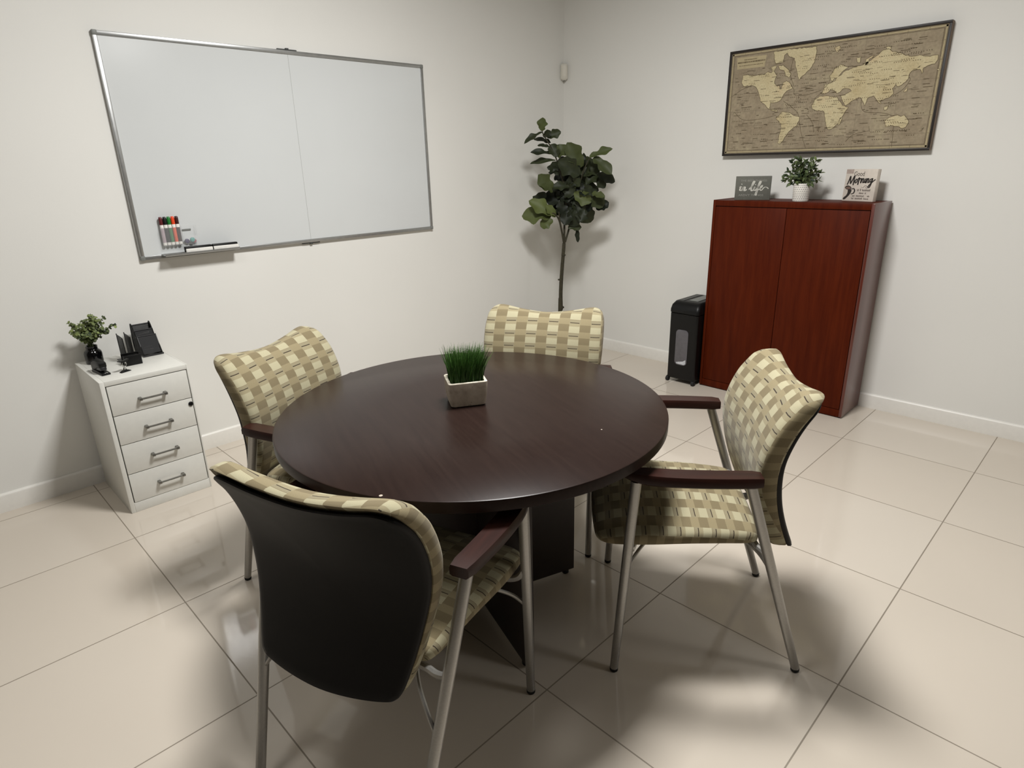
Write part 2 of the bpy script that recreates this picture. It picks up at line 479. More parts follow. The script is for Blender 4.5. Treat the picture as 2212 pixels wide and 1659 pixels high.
def back_place(l, z, dep, w=0.25, curve=0.0235):
    # chair axes: x = forward, y = left; the middle of the back lies further behind than its wings
    return Vector((rear_f(z) + 0.028 * (z - 0.45) - curve * max(0.0, 1 - (l / w) ** 2) + dep, l, 0.391 + (z - 0.39) * 0.972))
def make_chair():
    root = thing('guest_chair', '', 'chair')
    # backrest cushion
    ctrl = [(0, 0.388), (0.09, 0.393), (0.160, 0.402), (0.188, 0.410), (0.203, 0.430), (0.219, 0.49), (0.236, 0.57), (0.2495, 0.64), (0.257, 0.71), (0.259, 0.77), (0.258, 0.83), (0.251, 0.876), (0.230, 0.898), (0.195, 0.902), (0.11, 0.886), (0, 0.875)]
    lp = outline(ctrl, 5)
    prof = [(0.93, 0.018, 0.2), (0.6, 0.018, 0.15), (0.3, 0.018, 0.10), (0.08, 0.016, 0.062), (0.012, 0.014, 0.05), (0.0, 0.020, 0.042), (0.0, 0.036, 0.026), (0.008, 0.052, 0.011), (0.03, 0.061, 0.003), (0.1, 0.067, 0), (0.25, 0.072, 0), (0.45, 0.076, 0), (0.7, 0.078, 0), (0.93, 0.079, 0)]
    rg, uv = pad(lp, (0, 0.66), prof, lambda a, b, dd: back_place(a, b, dd))
    mb = MB(); mb.loft(rg, True, True, True, 0, uv)
    back = mb.build('backrest', M['fabric'], root, smooth=60)
    # dark shell behind it
    sc = [(0, 0.384), (0.09, 0.389), (0.160, 0.398), (0.186, 0.407), (0.200, 0.428), (0.215, 0.49), (0.231, 0.57), (0.244, 0.64), (0.251, 0.71), (0.253, 0.77), (0.250, 0.825), (0.240, 0.862), (0.218, 0.878), (0.185, 0.881), (0.11, 0.865), (0, 0.853)]
    lp = outline(sc, 5)
    prof = [(0.95, -0.003, 0), (0.8, -0.003, 0), (0.6, -0.003, 0), (0.4, -0.003, 0), (0.2, -0.0025, 0), (0.1, -0.002, 0), (0.05, -0.0015, 0), (0.012, 0.001, 0), (0.0, 0.005, 0), (0.0, 0.013, 0), (0.03, 0.015, 0), (0.2, 0.014, 0), (0.5, 0.014, 0), (0.95, 0.014, 0)]
    rg, uv = pad(lp, (0, 0.65), prof, lambda a, b, dd: back_place(a, b, dd))
    MB().loft(rg, True, True, True).build('back_shell', M['shell'], root, smooth=50)
    # seat cushion, waterfall front
    st = [(0, -0.190), (0.12, -0.188), (0.19, -0.182), (0.215, -0.155), (0.226, -0.08), (0.237, 0.02), (0.248, 0.12), (0.250, 0.20), (0.242, 0.255), (0.212, 0.283), (0.15, 0.292), (0.07, 0.296), (0, 0.297)]
    lp = outline(st, 5)
    def seat_z(l, fw, dep):
        top = 0.468 + 0.012 * (1 - (l / 0.26) ** 2) - 0.028 * max(0, (fw - 0.12) / 0.17) ** 2 - 0.012 * max(0, -fw / 0.19) ** 2
        low = 0.425 + 0.006 * (1 - ((fw - 0.03) / 0.25) ** 2)
        return Vector((fw, l, low + (top - low) * dep))
    prof = [(0.5, 0.0, 0.13), (0.08, 0.0, 0.07), (0.015, 0.03, 0.055), (0.0, 0.16, 0.046), (0.0, 0.5, 0.028), (0.01, 0.76, 0.012), (0.035, 0.90, 0.004), (0.09, 0.98, 0), (0.25, 1.04, 0), (0.5, 1.09, 0), (0.75, 1.11, 0), (0.94, 1.12, 0)]
    rg, uv = pad(lp, (0, 0.05), prof, seat_z)
    mb = MB(); mb.loft(rg, True, True, True, 0, uv); mb.build('seat', M['fabric'], root, smooth=60)
    # steel frame under the seat
    mb = MB()
    for s in (-1, 1):
        mb.tube(smooth_path([(0.193, 0.279 * s, 0.452), (0.186, 0.262 * s, 0.425), (0.175, 0.22 * s, 0.418), (0.16, 0.10 * s, 0.416), (0.155, 0, 0.416)], 5), 0.009, 8)
        mb.tube(smooth_path([(-0.192, 0.266 * s, 0.425), (-0.188, 0.235 * s, 0.416), (-0.175, 0.18 * s, 0.414), (-0.165, 0.0, 0.414)], 5), 0.009, 8)
        mb.box((-0.21, 0.09 * s - 0.018, 0.408), (0.17, 0.09 * s + 0.018, 0.416), 0.002)
    for s in (-1, 1):
        mb.tube(smooth_path([(-0.20, 0.09 * s, 0.412), (-0.226, 0.09 * s, 0.42), (-0.240, 0.09 * s, 0.46)], 5), 0.012, 8)
    mb.build('seat_frame', M['steel'], root)
    for s in (-1, 1):
        arcs = [[(0.203, 0.279, 0.325), (0.186, 0.245, 0.362), (0.15, 0.20, 0.395), (0.11, 0.16, 0.412)],
                [(-0.236, 0.256, 0.290), (-0.222, 0.226, 0.335), (-0.19, 0.185, 0.380), (-0.14, 0.15, 0.412)]]
        for a in arcs:
            mb = MB(); mb.tube(smooth_path([(p[0], p[1] * s, p[2]) for p in a], 6), 0.0055, 8); mb.build('brace', M['steel'], root)
    # legs run from the floor to the armrests
    for s in (-1, 1):
        for a, b in (((0.2233, 0.279, 0.012), (0.1825, 0.284, 0.657)), ((-0.3233, 0.235, 0.012), (-0.1175, 0.286, 0.657))):
            A = Vector((a[0], a[1] * s, a[2])); B = Vector((b[0], b[1] * s, b[2]))
            mb = MB(); mb.tube([A, A.lerp(B, 0.3), A.lerp(B, 0.7), B], [0.0125, 0.0135, 0.0145, 0.015], 20)
            lg = mb.build('leg', M['steel'], root)
            mb = MB(); mb.lathe([(0.010, 0), (0.0125, 0.003), (0.0128, 0.012), (0.008, 0.016)], 16, c=(A.x, A.y, 0)); mb.build('glide_cap', M['rubber'], lg)
    # wooden armrests
    for s in (-1, 1):
        N = 16; rings = []
        for i in range(N + 1):
            t = i / N; fx = -0.146 + t * 0.368
            w = 0.027 + 0.003 * math.sin(PI * t) - 0.010 * max(0, (t - 0.75) / 0.25) ** 2
            cy = 0.282 + 0.008 * math.sin(PI * min(1, t * 1.05)) - 0.012 * max(0, (t - 0.6) / 0.4) ** 2
            zt = 0.685 - 0.006 * max(0, (t - 0.8) / 0.2) ** 2; zb = 0.653 + 0.013 * max(0, (t - 0.85) / 0.15)
            e = 1.0
            if i == 0 or i == N: e = 0.86
            sec = [(-1, 0.15), (-0.72, 0), (0.72, 0), (1, 0.2), (1, 0.72), (0.86, 1), (-0.86, 1), (-1, 0.72)]
            rings.append([(fx, s * (cy + a * w * e), zb + (zt - zb) * (0.5 + (b - 0.5) * e)) for a, b in sec])
        r0 = [(p[0] + 0.004, p[1], p[2]) for p in rings[0]]
        MB().loft(rings).build('armrest', M['arm'], root, smooth=28)
    return root
CH = make_chair()
poses = [  # x, y, heading
    (0.557, -0.096, 128.8, 'patterned armchair on the right side of the table, open floor behind its back'),
    (-0.345, 0.213, 20.2, 'patterned armchair nearest the camera, its dark plastic back shell turned to view'),
    (-0.0474, 0.9841, -66.5, 'patterned armchair pushed in on the left of the table, beside the white drawer cabinet'),
    (0.670, 0.685, -150.7, 'patterned armchair on the far side of the table, in front of the tall plant'),
]
for i, (x, y, a, lab) in enumerate(poses):
    c = CH if i == 0 else copy_tree(CH)
    c.location = (x, y, 0); c.rotation_euler = (0, 0, math.radians(a))
    tag(c, lab, 'chair', 'patterned armchairs around the round table')

# ------------------------------------------------------------------ leaf helper
def add_leaf(mb, base, tip, width, nor, bend=0.15, tone=0.5, shape='ovate', seg=6, cup=0.18):
    base, tip = Vector(base), Vector(tip); ax = tip - base; L = ax.length
    if L < 1e-5: return
    ax /= L; side = ax.cross(nor)
    if side.length < 1e-4: side = ax.cross(Vector((0.3, 0.5, 0.8)))
    side.normalize(); n = side.cross(ax).normalized()
    cl = mb.usecol(); rows = []
    for i in range(seg + 1):
        t = i / seg
        if shape == 'fiddle': w = (math.sin(PI * min(1, t ** 0.95 * 0.97 + 0.03)) ** 0.7) * (0.72 + 0.42 * t) * (1 - 0.25 * math.exp(-((t - 0.35) / 0.12) ** 2))
        elif shape == 'round': w = math.sin(PI * (0.04 + 0.93 * t)) ** 0.6
        else: w = math.sin(PI * (t ** 0.75 * 0.97 + 0.02)) ** 1.0
        w *= width * 0.5
        c = base + ax * (L * t) - n * (bend * L * t * t) + n * (0.25 * bend * L * t)
        wav = math.sin(t * 10 + tone * 20 + width * 90) * 0.13 * width * math.sin(PI * min(1, t + 0.1)) if shape == 'fiddle' else 0
        if shape == 'fiddle':
            j1, j2 = 1 + 0.13 * math.sin(t * 17 + width * 300), 1 + 0.13 * math.sin(t * 15 + 2 + width * 500)
            rows.append((c + side * w * j1 + n * (cup * w + wav), c + side * w * 0.5 + n * cup * w * 0.30, c - n * 0.02 * width, c - side * w * 0.5 + n * cup * w * 0.30, c - side * w * j2 + n * (cup * w - wav)))
        else:
            rows.append((c + side * w + n * (cup * w + wav), c, c - side * w + n * (cup * w - wav)))
    V = [[mb.bm.verts.new(p) for p in rw] for rw in rows]
    for i in range(seg):
        for j in range(len(V[0]) - 1):
            fc = mb.bm.faces.new([V[i][j], V[i][j + 1], V[i + 1][j + 1], V[i + 1][j]])
            for lp in fc.loops: lp[cl] = (tone, tone, tone, 1)

# ------------------------------------------------------------------ grass planter on the table
ang = math.atan2(0.409 - 0.468, 0.176 - 0.076)
pl = thing('grass_planter', 'rectangular concrete planter of green artificial grass on the round table', 'planter', (0.153, 0.486, 0.75), ang)
def rrect(hx, hy, r_, n=5):
    out = []
    for cx, cy, a0 in ((hx - r_, hy - r_, 0), (-hx + r_, hy - r_, 90), (-hx + r_, -hy + r_, 180), (hx - r_, -hy + r_, 270)):
        for k in range(n + 1):
            a = math.radians(a0 + 90 * k / n); out.append((cx + r_ * math.cos(a), cy + r_ * math.sin(a)))
    return out
def rr3(hx, hy, r_, z): return [(a, b, z) for a, b in rrect(hx, hy, r_)]
mb = MB()
mb.loft([rr3(0.050, 0.043, 0.012, 0), rr3(0.056, 0.049, 0.012, 0.004), rr3(0.060, 0.053, 0.012, 0.03), rr3(0.063, 0.056, 0.010, 0.078), rr3(0.0625, 0.0555, 0.010, 0.0815)], cap1=False)
pot_o = mb.build('pot', M['concrete'], pl)
mb = MB(); mb.loft([rr3(0.0625, 0.0555, 0.010, 0.0815), rr3(0.061, 0.054, 0.009, 0.083), rr3(0.054, 0.047, 0.006, 0.0825), rr3(0.052, 0.045, 0.006, 0.07)], cap0=False, cap1=False)
mb.build('pot_rim', M['paleconcrete'], pot_o)
MB().box((-0.052, -0.045, 0.066), (0.052, 0.045, 0.072)).build('soil', M['soil'], pl)
mb = MB(); cl = mb.usecol()
def blade(mb, x, y, h, lx, ly, w, tone):
    a = random.uniform(0, PI); dx, dy = math.cos(a) * w, math.sin(a) * w
    prev = None
    for i in range(5):
        t = i / 4; c = Vector((x + lx * t ** 1.8, y + ly * t ** 1.8, 0.07 + h * (t - 0.08 * t * t)))
        ww = 1 - 0.9 * t ** 1.5
        cur = (mb.bm.verts.new(c + Vector((dx * ww, dy * ww, 0))), mb.bm.verts.new(c - Vector((dx * ww, dy * ww, 0))))
        if prev:
            fc = mb.bm.faces.new([prev[0], prev[1], cur[1], cur[0]])
            for lp, tt in zip(fc.loops, (t - .25, t - .25, t, t)): lp[cl] = (tone * (0.25 + 0.75 * tt),) * 3 + (1,)  # dark roots and light tips: shading of the tuft put into blade colour
        prev = cur
for k in range(1500):
    x, y = random.uniform(-0.050, 0.050), random.uniform(-0.043, 0.043)
    h = random.uniform(0.085, 0.128); 
    blade(mb, x, y, h, x * 0.28 + random.gauss(0.006, 0.010), y * 0.3 + random.gauss(0, 0.010), random.uniform(0.0009, 0.0017), random.uniform(0.15, 1.0))
blade(mb, -0.045, 0.02, 0.10, -0.034, 0.0, 0.0009, 0.4); blade(mb, -0.046, 0.01, 0.085, -0.022, 0.0, 0.0009, 0.3)
g = mb.build('grass', M['grass'], pl, recalc=False); g['kind'] = 'stuff'

# ------------------------------------------------------------------ whiteboard
WX0, WX1, WZ0, WZ1 = -0.178, 1.640, 1.070, 2.080; WY = YW - 0.020
wb = thing('whiteboard', 'large white dry-erase board in aluminium frame on the left wall', 'whiteboard', (0.731, YW, WZ0))
def rel(o, base): return (o[0] - base[0], o[1] - base[1], o[2] - base[2])
WB0 = (0.731, YW, WZ0)
def wbox(mb, lo, hi, bev=0.0, mat=0): mb.box(rel(lo, WB0), rel(hi, WB0), bev, 2, mat)
fw_ = 0.019; seam = 0.737
for a, b in ((WX0 + fw_ - 0.004, seam - 0.0006), (seam + 0.0006, WX1 - fw_ + 0.004)):
    mb = MB(); wbox(mb, (a, YW - 0.013, WZ0 + fw_ - 0.004), (b, YW - 0.002, WZ1 - fw_ + 0.004)); mb.build('writing_panel', M['board'], wb)
mb = MB(); wbox(mb, (seam - 0.0012, YW - 0.0128, WZ0 + fw_), (seam + 0.0012, YW - 0.004, WZ1 - fw_)); mb.build('panel_seam', M['grey'], wb)
mb = MB()
for lo, hi in (((WX0, WZ0), (WX1, WZ0 + fw_)), ((WX0, WZ1 - fw_), (WX1, WZ1)), ((WX0, WZ0 + fw_), (WX0 + fw_, WZ1 - fw_)), ((WX1 - fw_, WZ0 + fw_), (WX1, WZ1 - fw_))):
    wbox(mb, (lo[0], WY, lo[1]), (hi[0], YW - 0.001, hi[1]), 0.003)
mb.build('frame', M['alu'], wb)
for x in (WX0, WX1):
    for z in (WZ0, WZ1):
        sx = 1 if x == WX0 else -1; sz = 1 if z == WZ0 else -1
        mb = MB(); wbox(mb, (min(x - 0.001 * sx, x + 0.021 * sx), WY - 0.002, min(z - 0.001 * sz, z + 0.021 * sz)), (max(x - 0.001 * sx, x + 0.021 * sx), YW - 0.001, max(z - 0.001 * sz, z + 0.021 * sz)), 0.004)
        mb.build('corner_cap', M['grey'], wb)
for z in (WZ0 - 0.006, WZ1 - 0.001):
    mb = MB(); wbox(mb, (seam - 0.055, YW - 0.014, z), (seam + 0.055, YW - 0.001, z + 0.007), 0.001)
    wbox(mb, (seam - 0.008, YW - 0.017, z - 0.004 if z < 1.5 else z), (seam + 0.008, YW - 0.001, z + 0.012), 0.001); mb.build('joining_clip', M['gap'], wb)
mb = MB()
tp = [(0, 0), (-0.062, 0), (-0.066, 0.004), (-0.066, 0.012), (-0.063, 0.012), (-0.061, 0.005), (-0.004, 0.005), (0, 0.009)]
mb.prism([(WY + 0.001 + a - YW, 1.083 + b - WZ0) for a, b in tp], -0.082 - 0.731, 0.287 - 0.731, 'x')
mb.build('marker_tray', M['alu'], wb)

# erasers on the tray
for i, (xa, xb) in enumerate(((0.020, 0.151), (0.156, 0.285))):
    lab = ('slim white and black dry eraser on the whiteboard tray, left one of two', 'slim white and black dry eraser on the whiteboard tray, right one of two')[i]
    e = thing('whiteboard_eraser', lab, 'eraser', ((xa + xb) / 2, WY - 0.041, 1.0882), 0, 'dry erasers on the whiteboard tray')
    h = (xb - xa) / 2
    MB().box((-h, -0.017, 0.0045), (h, -0.008, 0.0225), 0.002).build('white_felt', M['mwhite'], e)
    MB().box((-h - 0.002, -0.0085, 0), (h + 0.001, 0.012, 0.033), 0.005).build('body', M['black'], e)
    MB().box((-h + 0.001, -0.0165, 0.0), (h - 0.001, -0.009, 0.0045)).build('base', M['black'], e)

# marker holder stuck on the board
HX0, HX1 = -0.071, 0.099; HB = YW - 0.0135
hd = thing('marker_holder', 'clear acrylic marker holder stuck on the lower left of whiteboard', 'holder', (0.014, HB, 1.130))
HB0 = (0.014, HB, 1.130)
def hbox(mb, lo, hi, bev=0.0008): mb.box(rel(lo, HB0), rel(hi, HB0), bev, 1)
mb = MB()
hbox(mb, (HX0, HB - 0.003, 1.130), (0.028, HB - 0.0005, 1.235)); hbox(mb, (HX0, HB - 0.034, 1.130), (0.028, HB - 0.031, 1.222))
hbox(mb, (HX0, HB - 0.031, 1.130), (0.028, HB - 0.003, 1.1325)); hbox(mb, (HX0, HB - 0.031, 1.1325), (HX0 + 0.002, HB - 0.003, 1.222)); hbox(mb, (0.026, HB - 0.031, 1.1325), (0.028, HB - 0.003, 1.222))
mb.build('marker_compartment', M['clear'], hd)
mb = MB()
hbox(mb, (0.030, HB - 0.003, 1.130), (0.099, HB - 0.0005, 1.225)); hbox(mb, (0.030, HB - 0.031, 1.130), (0.099, HB - 0.003, 1.1325))
hbox(mb, (0.030, HB - 0.034, 1.130), (0.099, HB - 0.031, 1.172)); hbox(mb, (0.097, HB - 0.031, 1.1325), (0.099, HB - 0.003, 1.222))
prf = []
mb.build('magnet_compartment', M['clear'], hd)
mb = MB(); hbox(mb, (0.036, HB - 0.0045, 1.196), (0.080, HB - 0.003, 1.204)); mb.build('adhesive_strip', M['grey'], hd)
mk_specs = [
    ('maroon', rgb(92, 26, 30), rgb(176, 160, 166), 'maroon capped dry-erase marker in clear holder, leftmost in the row'),
    ('black', rgb(20, 20, 20), rgb(48, 50, 50), 'black capped dry-erase marker in clear holder, left of the green one'),
    ('green', rgb(30, 118, 46), rgb(66, 124, 82), 'green capped dry-erase marker standing in clear whiteboard holder'),
    ('orange', rgb(232, 74, 34), rgb(220, 98, 66), 'orange capped dry-erase marker standing in clear whiteboard holder'),
    ('brown', rgb(58, 20, 18), rgb(56, 42, 40), 'dark brown capped dry-erase marker in clear holder, rightmost in the row'),
]
for i, (nm, cc, bc, lab) in enumerate(mk_specs):
    x = -0.0585 + 0.0186 * i
    m_ = thing('dry_erase_marker', lab, 'marker', (x, HB - 0.0170, 1.1330), 0, 'markers in the clear holder')
    mb = MB(); mb.lathe([(0.0070, 0), (0.0086, 0.002), (0.0086, 0.014), (0.0086, 0.0142)], 16); mb.build('end_plug', M['mwhite'], m_)
    mb = MB(); mb.lathe([(0.0086, 0.0143), (0.0087, 0.016), (0.0087, 0.082), (0.0086, 0.0838)], 16); mb.build('barrel', mk('marker_barrel_' + nm, bc), m_)
    mb = MB(); mb.lathe([(0.0084, 0.084), (0.0084, 0.0990), (0.0078, 0.1000)], 16); mb.build('collar', M['mwhite'], m_)
    mb = MB(); mb.lathe([(0.0086, 0.100), (0.0087, 0.101), (0.0086, 0.128), (0.0070, 0.1355), (0.0055, 0.138)], 16); mb.build('cap', mk('marker_cap_' + nm, cc), m_)
mg = [(0.073, 1.150, 0.0115, rgb(92, 158, 152), 'teal round magnet in clear whiteboard holder'), (0.050, 1.144, 0.0115, rgb(52, 40, 84), 'navy round magnet in clear whiteboard holder'),
      (0.083, 1.1420, 0.0, rgb(150, 62, 74), '')]
for x, z, r_, c_, lab in mg:
    if r_ == 0: continue
    mb = MB(); prof = [(0.001, 0), (r_ * 0.8, 0.0), (r_, 0.001), (r_, 0.006), (r_ * 0.9, 0.009), (r_ * 0.55, 0.0105), (0.001, 0.011)]
    rings = [[(rr * math.cos(2 * PI * k / 20), -zz, rr * math.sin(2 * PI * k / 20)) for k in range(20)] for rr, zz in prof]
    mb.loft(rings); o = mb.build('magnet', mk('magnet_' + lab.split()[0], c_), loc=(x, HB - 0.0045 if 'navy' in lab else HB - 0.017, z)); tag(o, lab, 'magnet', 'magnets in the clear holder')
    
mb = MB(); r_ = 0.0095
prof = [(0.001, 0), (r_ * 0.8, 0.0), (r_, 0.001), (r_, 0.005), (r_ * 0.9, 0.008), (0.001, 0.009)]
mb.loft([[(rr * math.cos(2 * PI * k / 20), -zz, rr * math.sin(2 * PI * k / 20)) for k in range(20)] for rr, zz in prof])
tag(mb.build('magnet', mk('magnet_red', rgb(158, 84, 92)), loc=(0.0858, HB - 0.0045, 1.1425)), 'dull red round magnet in clear whiteboard holder', 'magnet', 'magnets in the clear holder')

# ------------------------------------------------------------------ white drawer cabinet
FX0, FX1, FY0, FY1, FH = -0.558, -0.199, 2.061, 2.500, 0.636
FB = (FX0, FY0, 0)
fc_ = thing('file_cabinet', 'white metal four-drawer file cabinet against the left wall', 'cabinet', FB)
mb = MB(); W_, D_ = FX1 - FX0, FY1 - FY0
mb.box((0, 0.002, 0.0), (0.0185, D_, FH), 0.0015); mb.box((W_ - 0.0065, 0.002, 0), (W_, D_, FH), 0.0015)
mb.box((0.0185, 0.002, 0.614), (W_ - 0.0065, D_, FH), 0.0015); mb.box((0.0185, 0.002, 0.0), (W_ - 0.0065, D_, 0.047), 0.0015)
mb.box((0.0185, D_ - 0.01, 0.047), (W_ - 0.0065, D_, 0.614))
mb.build('carcass', M['white'], fc_)
MB().box((0.0185, 0.012, 0.047), (W_ - 0.0065, 0.018, 0.614)).build('drawer_gap_shade', M['gap'], fc_)  # dark sheet behind the drawers, painting the shadow in their gaps
zl = [0.614, 0.4735, 0.334, 0.1895, 0.0475]
for i in range(4):
    za, zb = zl[i + 1] + 0.0017, zl[i] - 0.0017
    if i == 0: zb -= 0.002
    dr = MB().box((0.0225, 0.001, za), (W_ - 0.0105, 0.012, zb), 0.0012).build('drawer', M['white'], fc_)
    zc = [0.531, 0.396, 0.258, 0.116][i]; xc = 0.5 * ((-0.423) + (-0.316)) - FX0
    mb = MB(); mb.tube([(xc - 0.054, -0.021, zc), (xc - 0.02, -0.022, zc), (xc + 0.02, -0.022, zc), (xc + 0.054, -0.021, zc)], 0.0045, 10)
    for s in (-1, 1):
        mb.box((xc + s * 0.052 - 0.0065, -0.028, zc - 0.006), (xc + s * 0.052 + 0.0065, 0.001, zc + 0.006), 0.002)
    mb.build('pull_handle', M['pull'], dr)
    if i == 1:
        mb = MB(); mb.loft([[(W_ - 0.0195 + rr * math.cos(2 * PI * k / 20), yy, 0.446 + rr * math.sin(2 * PI * k / 20)) for k in range(20)] for rr, yy in ((0.0105, 0.001), (0.0105, -0.003), (0.0085, -0.005), (0.005, -0.005), (0.0045, -0.0035))])
        mb.build('lock', M['black'], dr)

# plant in black vase
vs = thing('eucalyptus_plant', 'leafy light green eucalyptus stems in a glossy black vase on white cabinet', 'plant', (-0.487, 2.432, FH))
vp = Vector((-0.487, 2.432, FH))
mb = MB(); mb.lathe([(0.032, 0), (0.035, 0.002), (0.0365, 0.006), (0.0370, 0.048), (0.034, 0.058), (0.0255, 0.066), (0.0240, 0.069), (0.0240, 0.080), (0.0255, 0.083), (0.023, 0.085), (0.020, 0.082), (0.020, 0.06)], 32, cap1=True)
mb.build('vase', M['gloss'], vs)
def q2(a, b): return (120 + a * 0.11754, 660 + b * 0.11754)
stm, lvs = MB(), MB()
tips = [(210, 320), (250, 490), (640, 150), (715, 190), (905, 190), (1125, 350), (1000, 485), (850, 600), (385, 590), (480, 275), (560, 240), (765, 260), (330, 525), (430, 340), (850, 330), (930, 500), (640, 330), (700, 450), (560, 420), (420, 450), (760, 480), (620, 560), (500, 560), (740, 590), (860, 430), (300, 350)]
m0 = vp + Vector((0, 0, 0.088))
for i, (a, b) in enumerate(tips):
    off = random.uniform(-0.02, 0.075)
    tip = on_facing(*q2(a, b), vp, off); tip.y = min(tip.y, YW - 0.014)
    st0 = m0 + Vector((random.uniform(-0.01, 0.01), random.uniform(-0.01, 0.01), 0))
    mid = st0.lerp(tip, 0.5) + Vector((0, 0, 0.018))
    pth = smooth_path([vp + Vector((0, 0, 0.05)), st0, mid, tip], 6)
    stm.tube(pth, [0.0012] * len(pth), 5)
    far = (tip - m0).length; tb_ = 0.25 if (a > 900) else 0.75
    n_ = max(6, int(far / 0.0085))
    for k in range(n_):
        t = 0.22 + 0.78 * k / (n_ - 1); ii = min(len(pth) - 2, int(6 + t * (len(pth) - 8)))
        p = pth[ii].lerp(pth[ii + 1], (t * 7) % 1)
        for s in (-1, 1):
            dv = Vector((random.gauss(0, 1), random.gauss(0, 1), random.gauss(0.2, 0.7))).normalized()
            axis = (pth[ii + 1] - pth[ii]).normalized()
            dv = (dv - axis * dv.dot(axis) * 0.7).normalized()
            L = random.uniform(0.015, 0.024) * (1.08 - 0.42 * t)
            e = p + dv * L
            if e.y > YW - 0.006: continue
            toc = (CAM - p).normalized()
            add_leaf(lvs, p, e, L * 0.85, (toc + Vector((random.gauss(0, .6), random.gauss(0, .6), random.gauss(0.6, .5)))).normalized(), 0.1, min(1, max(0, random.gauss(0.62 - 0.45 * t * (a > 850) - 0.3 * (b > 520), 0.2))), 'round', 4)
stm.build('stems', M['stem'], vs, loc=-vp); lvs.build('foliage', M['euca'], vs, loc=-vp, recalc=False)

# stapler
def zaxis(loc, rz, sc=1): return Matrix.Translation(loc) @ Matrix.Rotation(rz, 4, 'Z')
sp = thing('stapler', 'small black stapler near the front left corner of white cabinet top', 'stapler', (-0.503, 2.165, FH), math.radians(97))
# local: x = along the stapler from the front (0) to the hinge (0.12)
mb = MB(); mb.prism([(0.0, 0), (0.118, 0), (0.118, 0.010), (0.100, 0.016), (0.045, 0.012), (0.0, 0.008)], -0.0175, 0.0175, 'y', 0.002); mb.build('base', M['black'], sp)
mb = MB(); mb.prism([(0.020, 0.019), (0.108, 0.012), (0.112, 0.030), (0.030, 0.036), (0.020, 0.032)], -0.0125, 0.0125, 'y', 0.001); mb.build('magazine', M['darksteel'], sp)
mb = MB(); mb.prism([(0.020, 0.031), (0.040, 0.031), (0.104, 0.010), (0.121, 0.010), (0.121, 0.042), (0.085, 0.057), (0.045, 0.059), (0.020, 0.053)], -0.0155, 0.0155, 'y', 0.004); mb.build('handle', M['black'], sp)
mb = MB(); mb.box((0.006, -0.010, 0.007), (0.024, 0.010, 0.0095), 0.0008); mb.build('anvil', M['chrome'], sp)
# staple remover
sr = thing('staple_remover', 'tiny black and silver staple remover standing on white cabinet top', 'staple remover', (-0.430, 2.160, FH), math.radians(20))
mb = MB(); mb.prism([(-0.024, 0), (0.024, 0), (0.02, 0.004), (0.006, 0.009), (-0.006, 0.009), (-0.02, 0.004)], -0.009, 0.009, 'y', 0.001); mb.build('finger_pad', M['black'], sr)
mb = MB(); mb.prism([(-0.022, 0.050), (-0.008, 0.044), (0.010, 0.045), (0.024, 0.054), (0.022, 0.057), (0.0, 0.051), (-0.022, 0.054)], -0.009, 0.009, 'y', 0.001); mb.build('finger_pad', M['black'], sr)
mb = MB()
for s in (-1, 1):
    mb.tube(smooth_path([(0.008 * s, 0, 0.006), (0.003 * s, 0, 0.018), (-0.007 * s, 0, 0.028), (-0.010 * s, 0, 0.038), (-0.004 * s, 0, 0.047)], 5), 0.0026, 8)
mb.build('jaws', M['chrome'], sr)

# desk organiser with front tray and two upright dividers
og = thing('desk_organizer', 'black desk organizer with two upright dividers behind a low front tray', 'organizer', (-0.372, 2.243, FH))
mb = MB()
mb.box((-0.033, 0.0, 0), (0.037, 0.003, 0.046), 0.001); mb.box((-0.036, 0.044, 0), (0.037, 0.047, 0.052), 0.001)
mb.box((-0.033, 0.003, 0), (-0.0305, 0.044, 0.046), 0.0008); mb.box((0.0345, 0.003, 0), (0.037, 0.044, 0.046), 0.0008)
mb.box((-0.0305, 0.003, 0), (0.0345, 0.044, 0.003)); mb.box((-0.034, -0.001, 0.043), (0.038, 0.005, 0.048), 0.0012); mb.box((-0.036, 0.041, 0.047), (0.038, 0.047, 0.052), 0.0012)
mb.build('front_tray', M['black'], og)
MB().box((-0.030, 0.047, 0), (0.037, 0.165, 0.003), 0.001).build('base_plate', M['black'], og)
for x0 in (-0.012, 0.020):
    mb = MB(); mb.prism([(0.055, 0.003), (0.150, 0.003), (0.152, 0.117), (0.146, 0.121), (0.072, 0.119), (0.058, 0.106)], x0, x0 + 0.0025, 'x', 0.0006)
    mb.build('divider', M['mesh'], og)
    pts = smooth_path([(x0 + .001, 0.055, 0.004), (x0 + .001, 0.058, 0.106), (x0 + .001, 0.073, 0.119), (x0 + .001, 0.146, 0.121), (x0 + .001, 0.151, 0.116), (x0 + .001, 0.150, 0.004)], 5)
    mb = MB(); mb.tube(pts, 0.0022, 6); mb.build('divider_rim', M['black'], og)
# slanted mesh letter sorter
ls = thing('letter_sorter', 'slanted black wire mesh letter sorter on the right of white cabinet top', 'letter sorter', (-0.258, 2.349, FH))
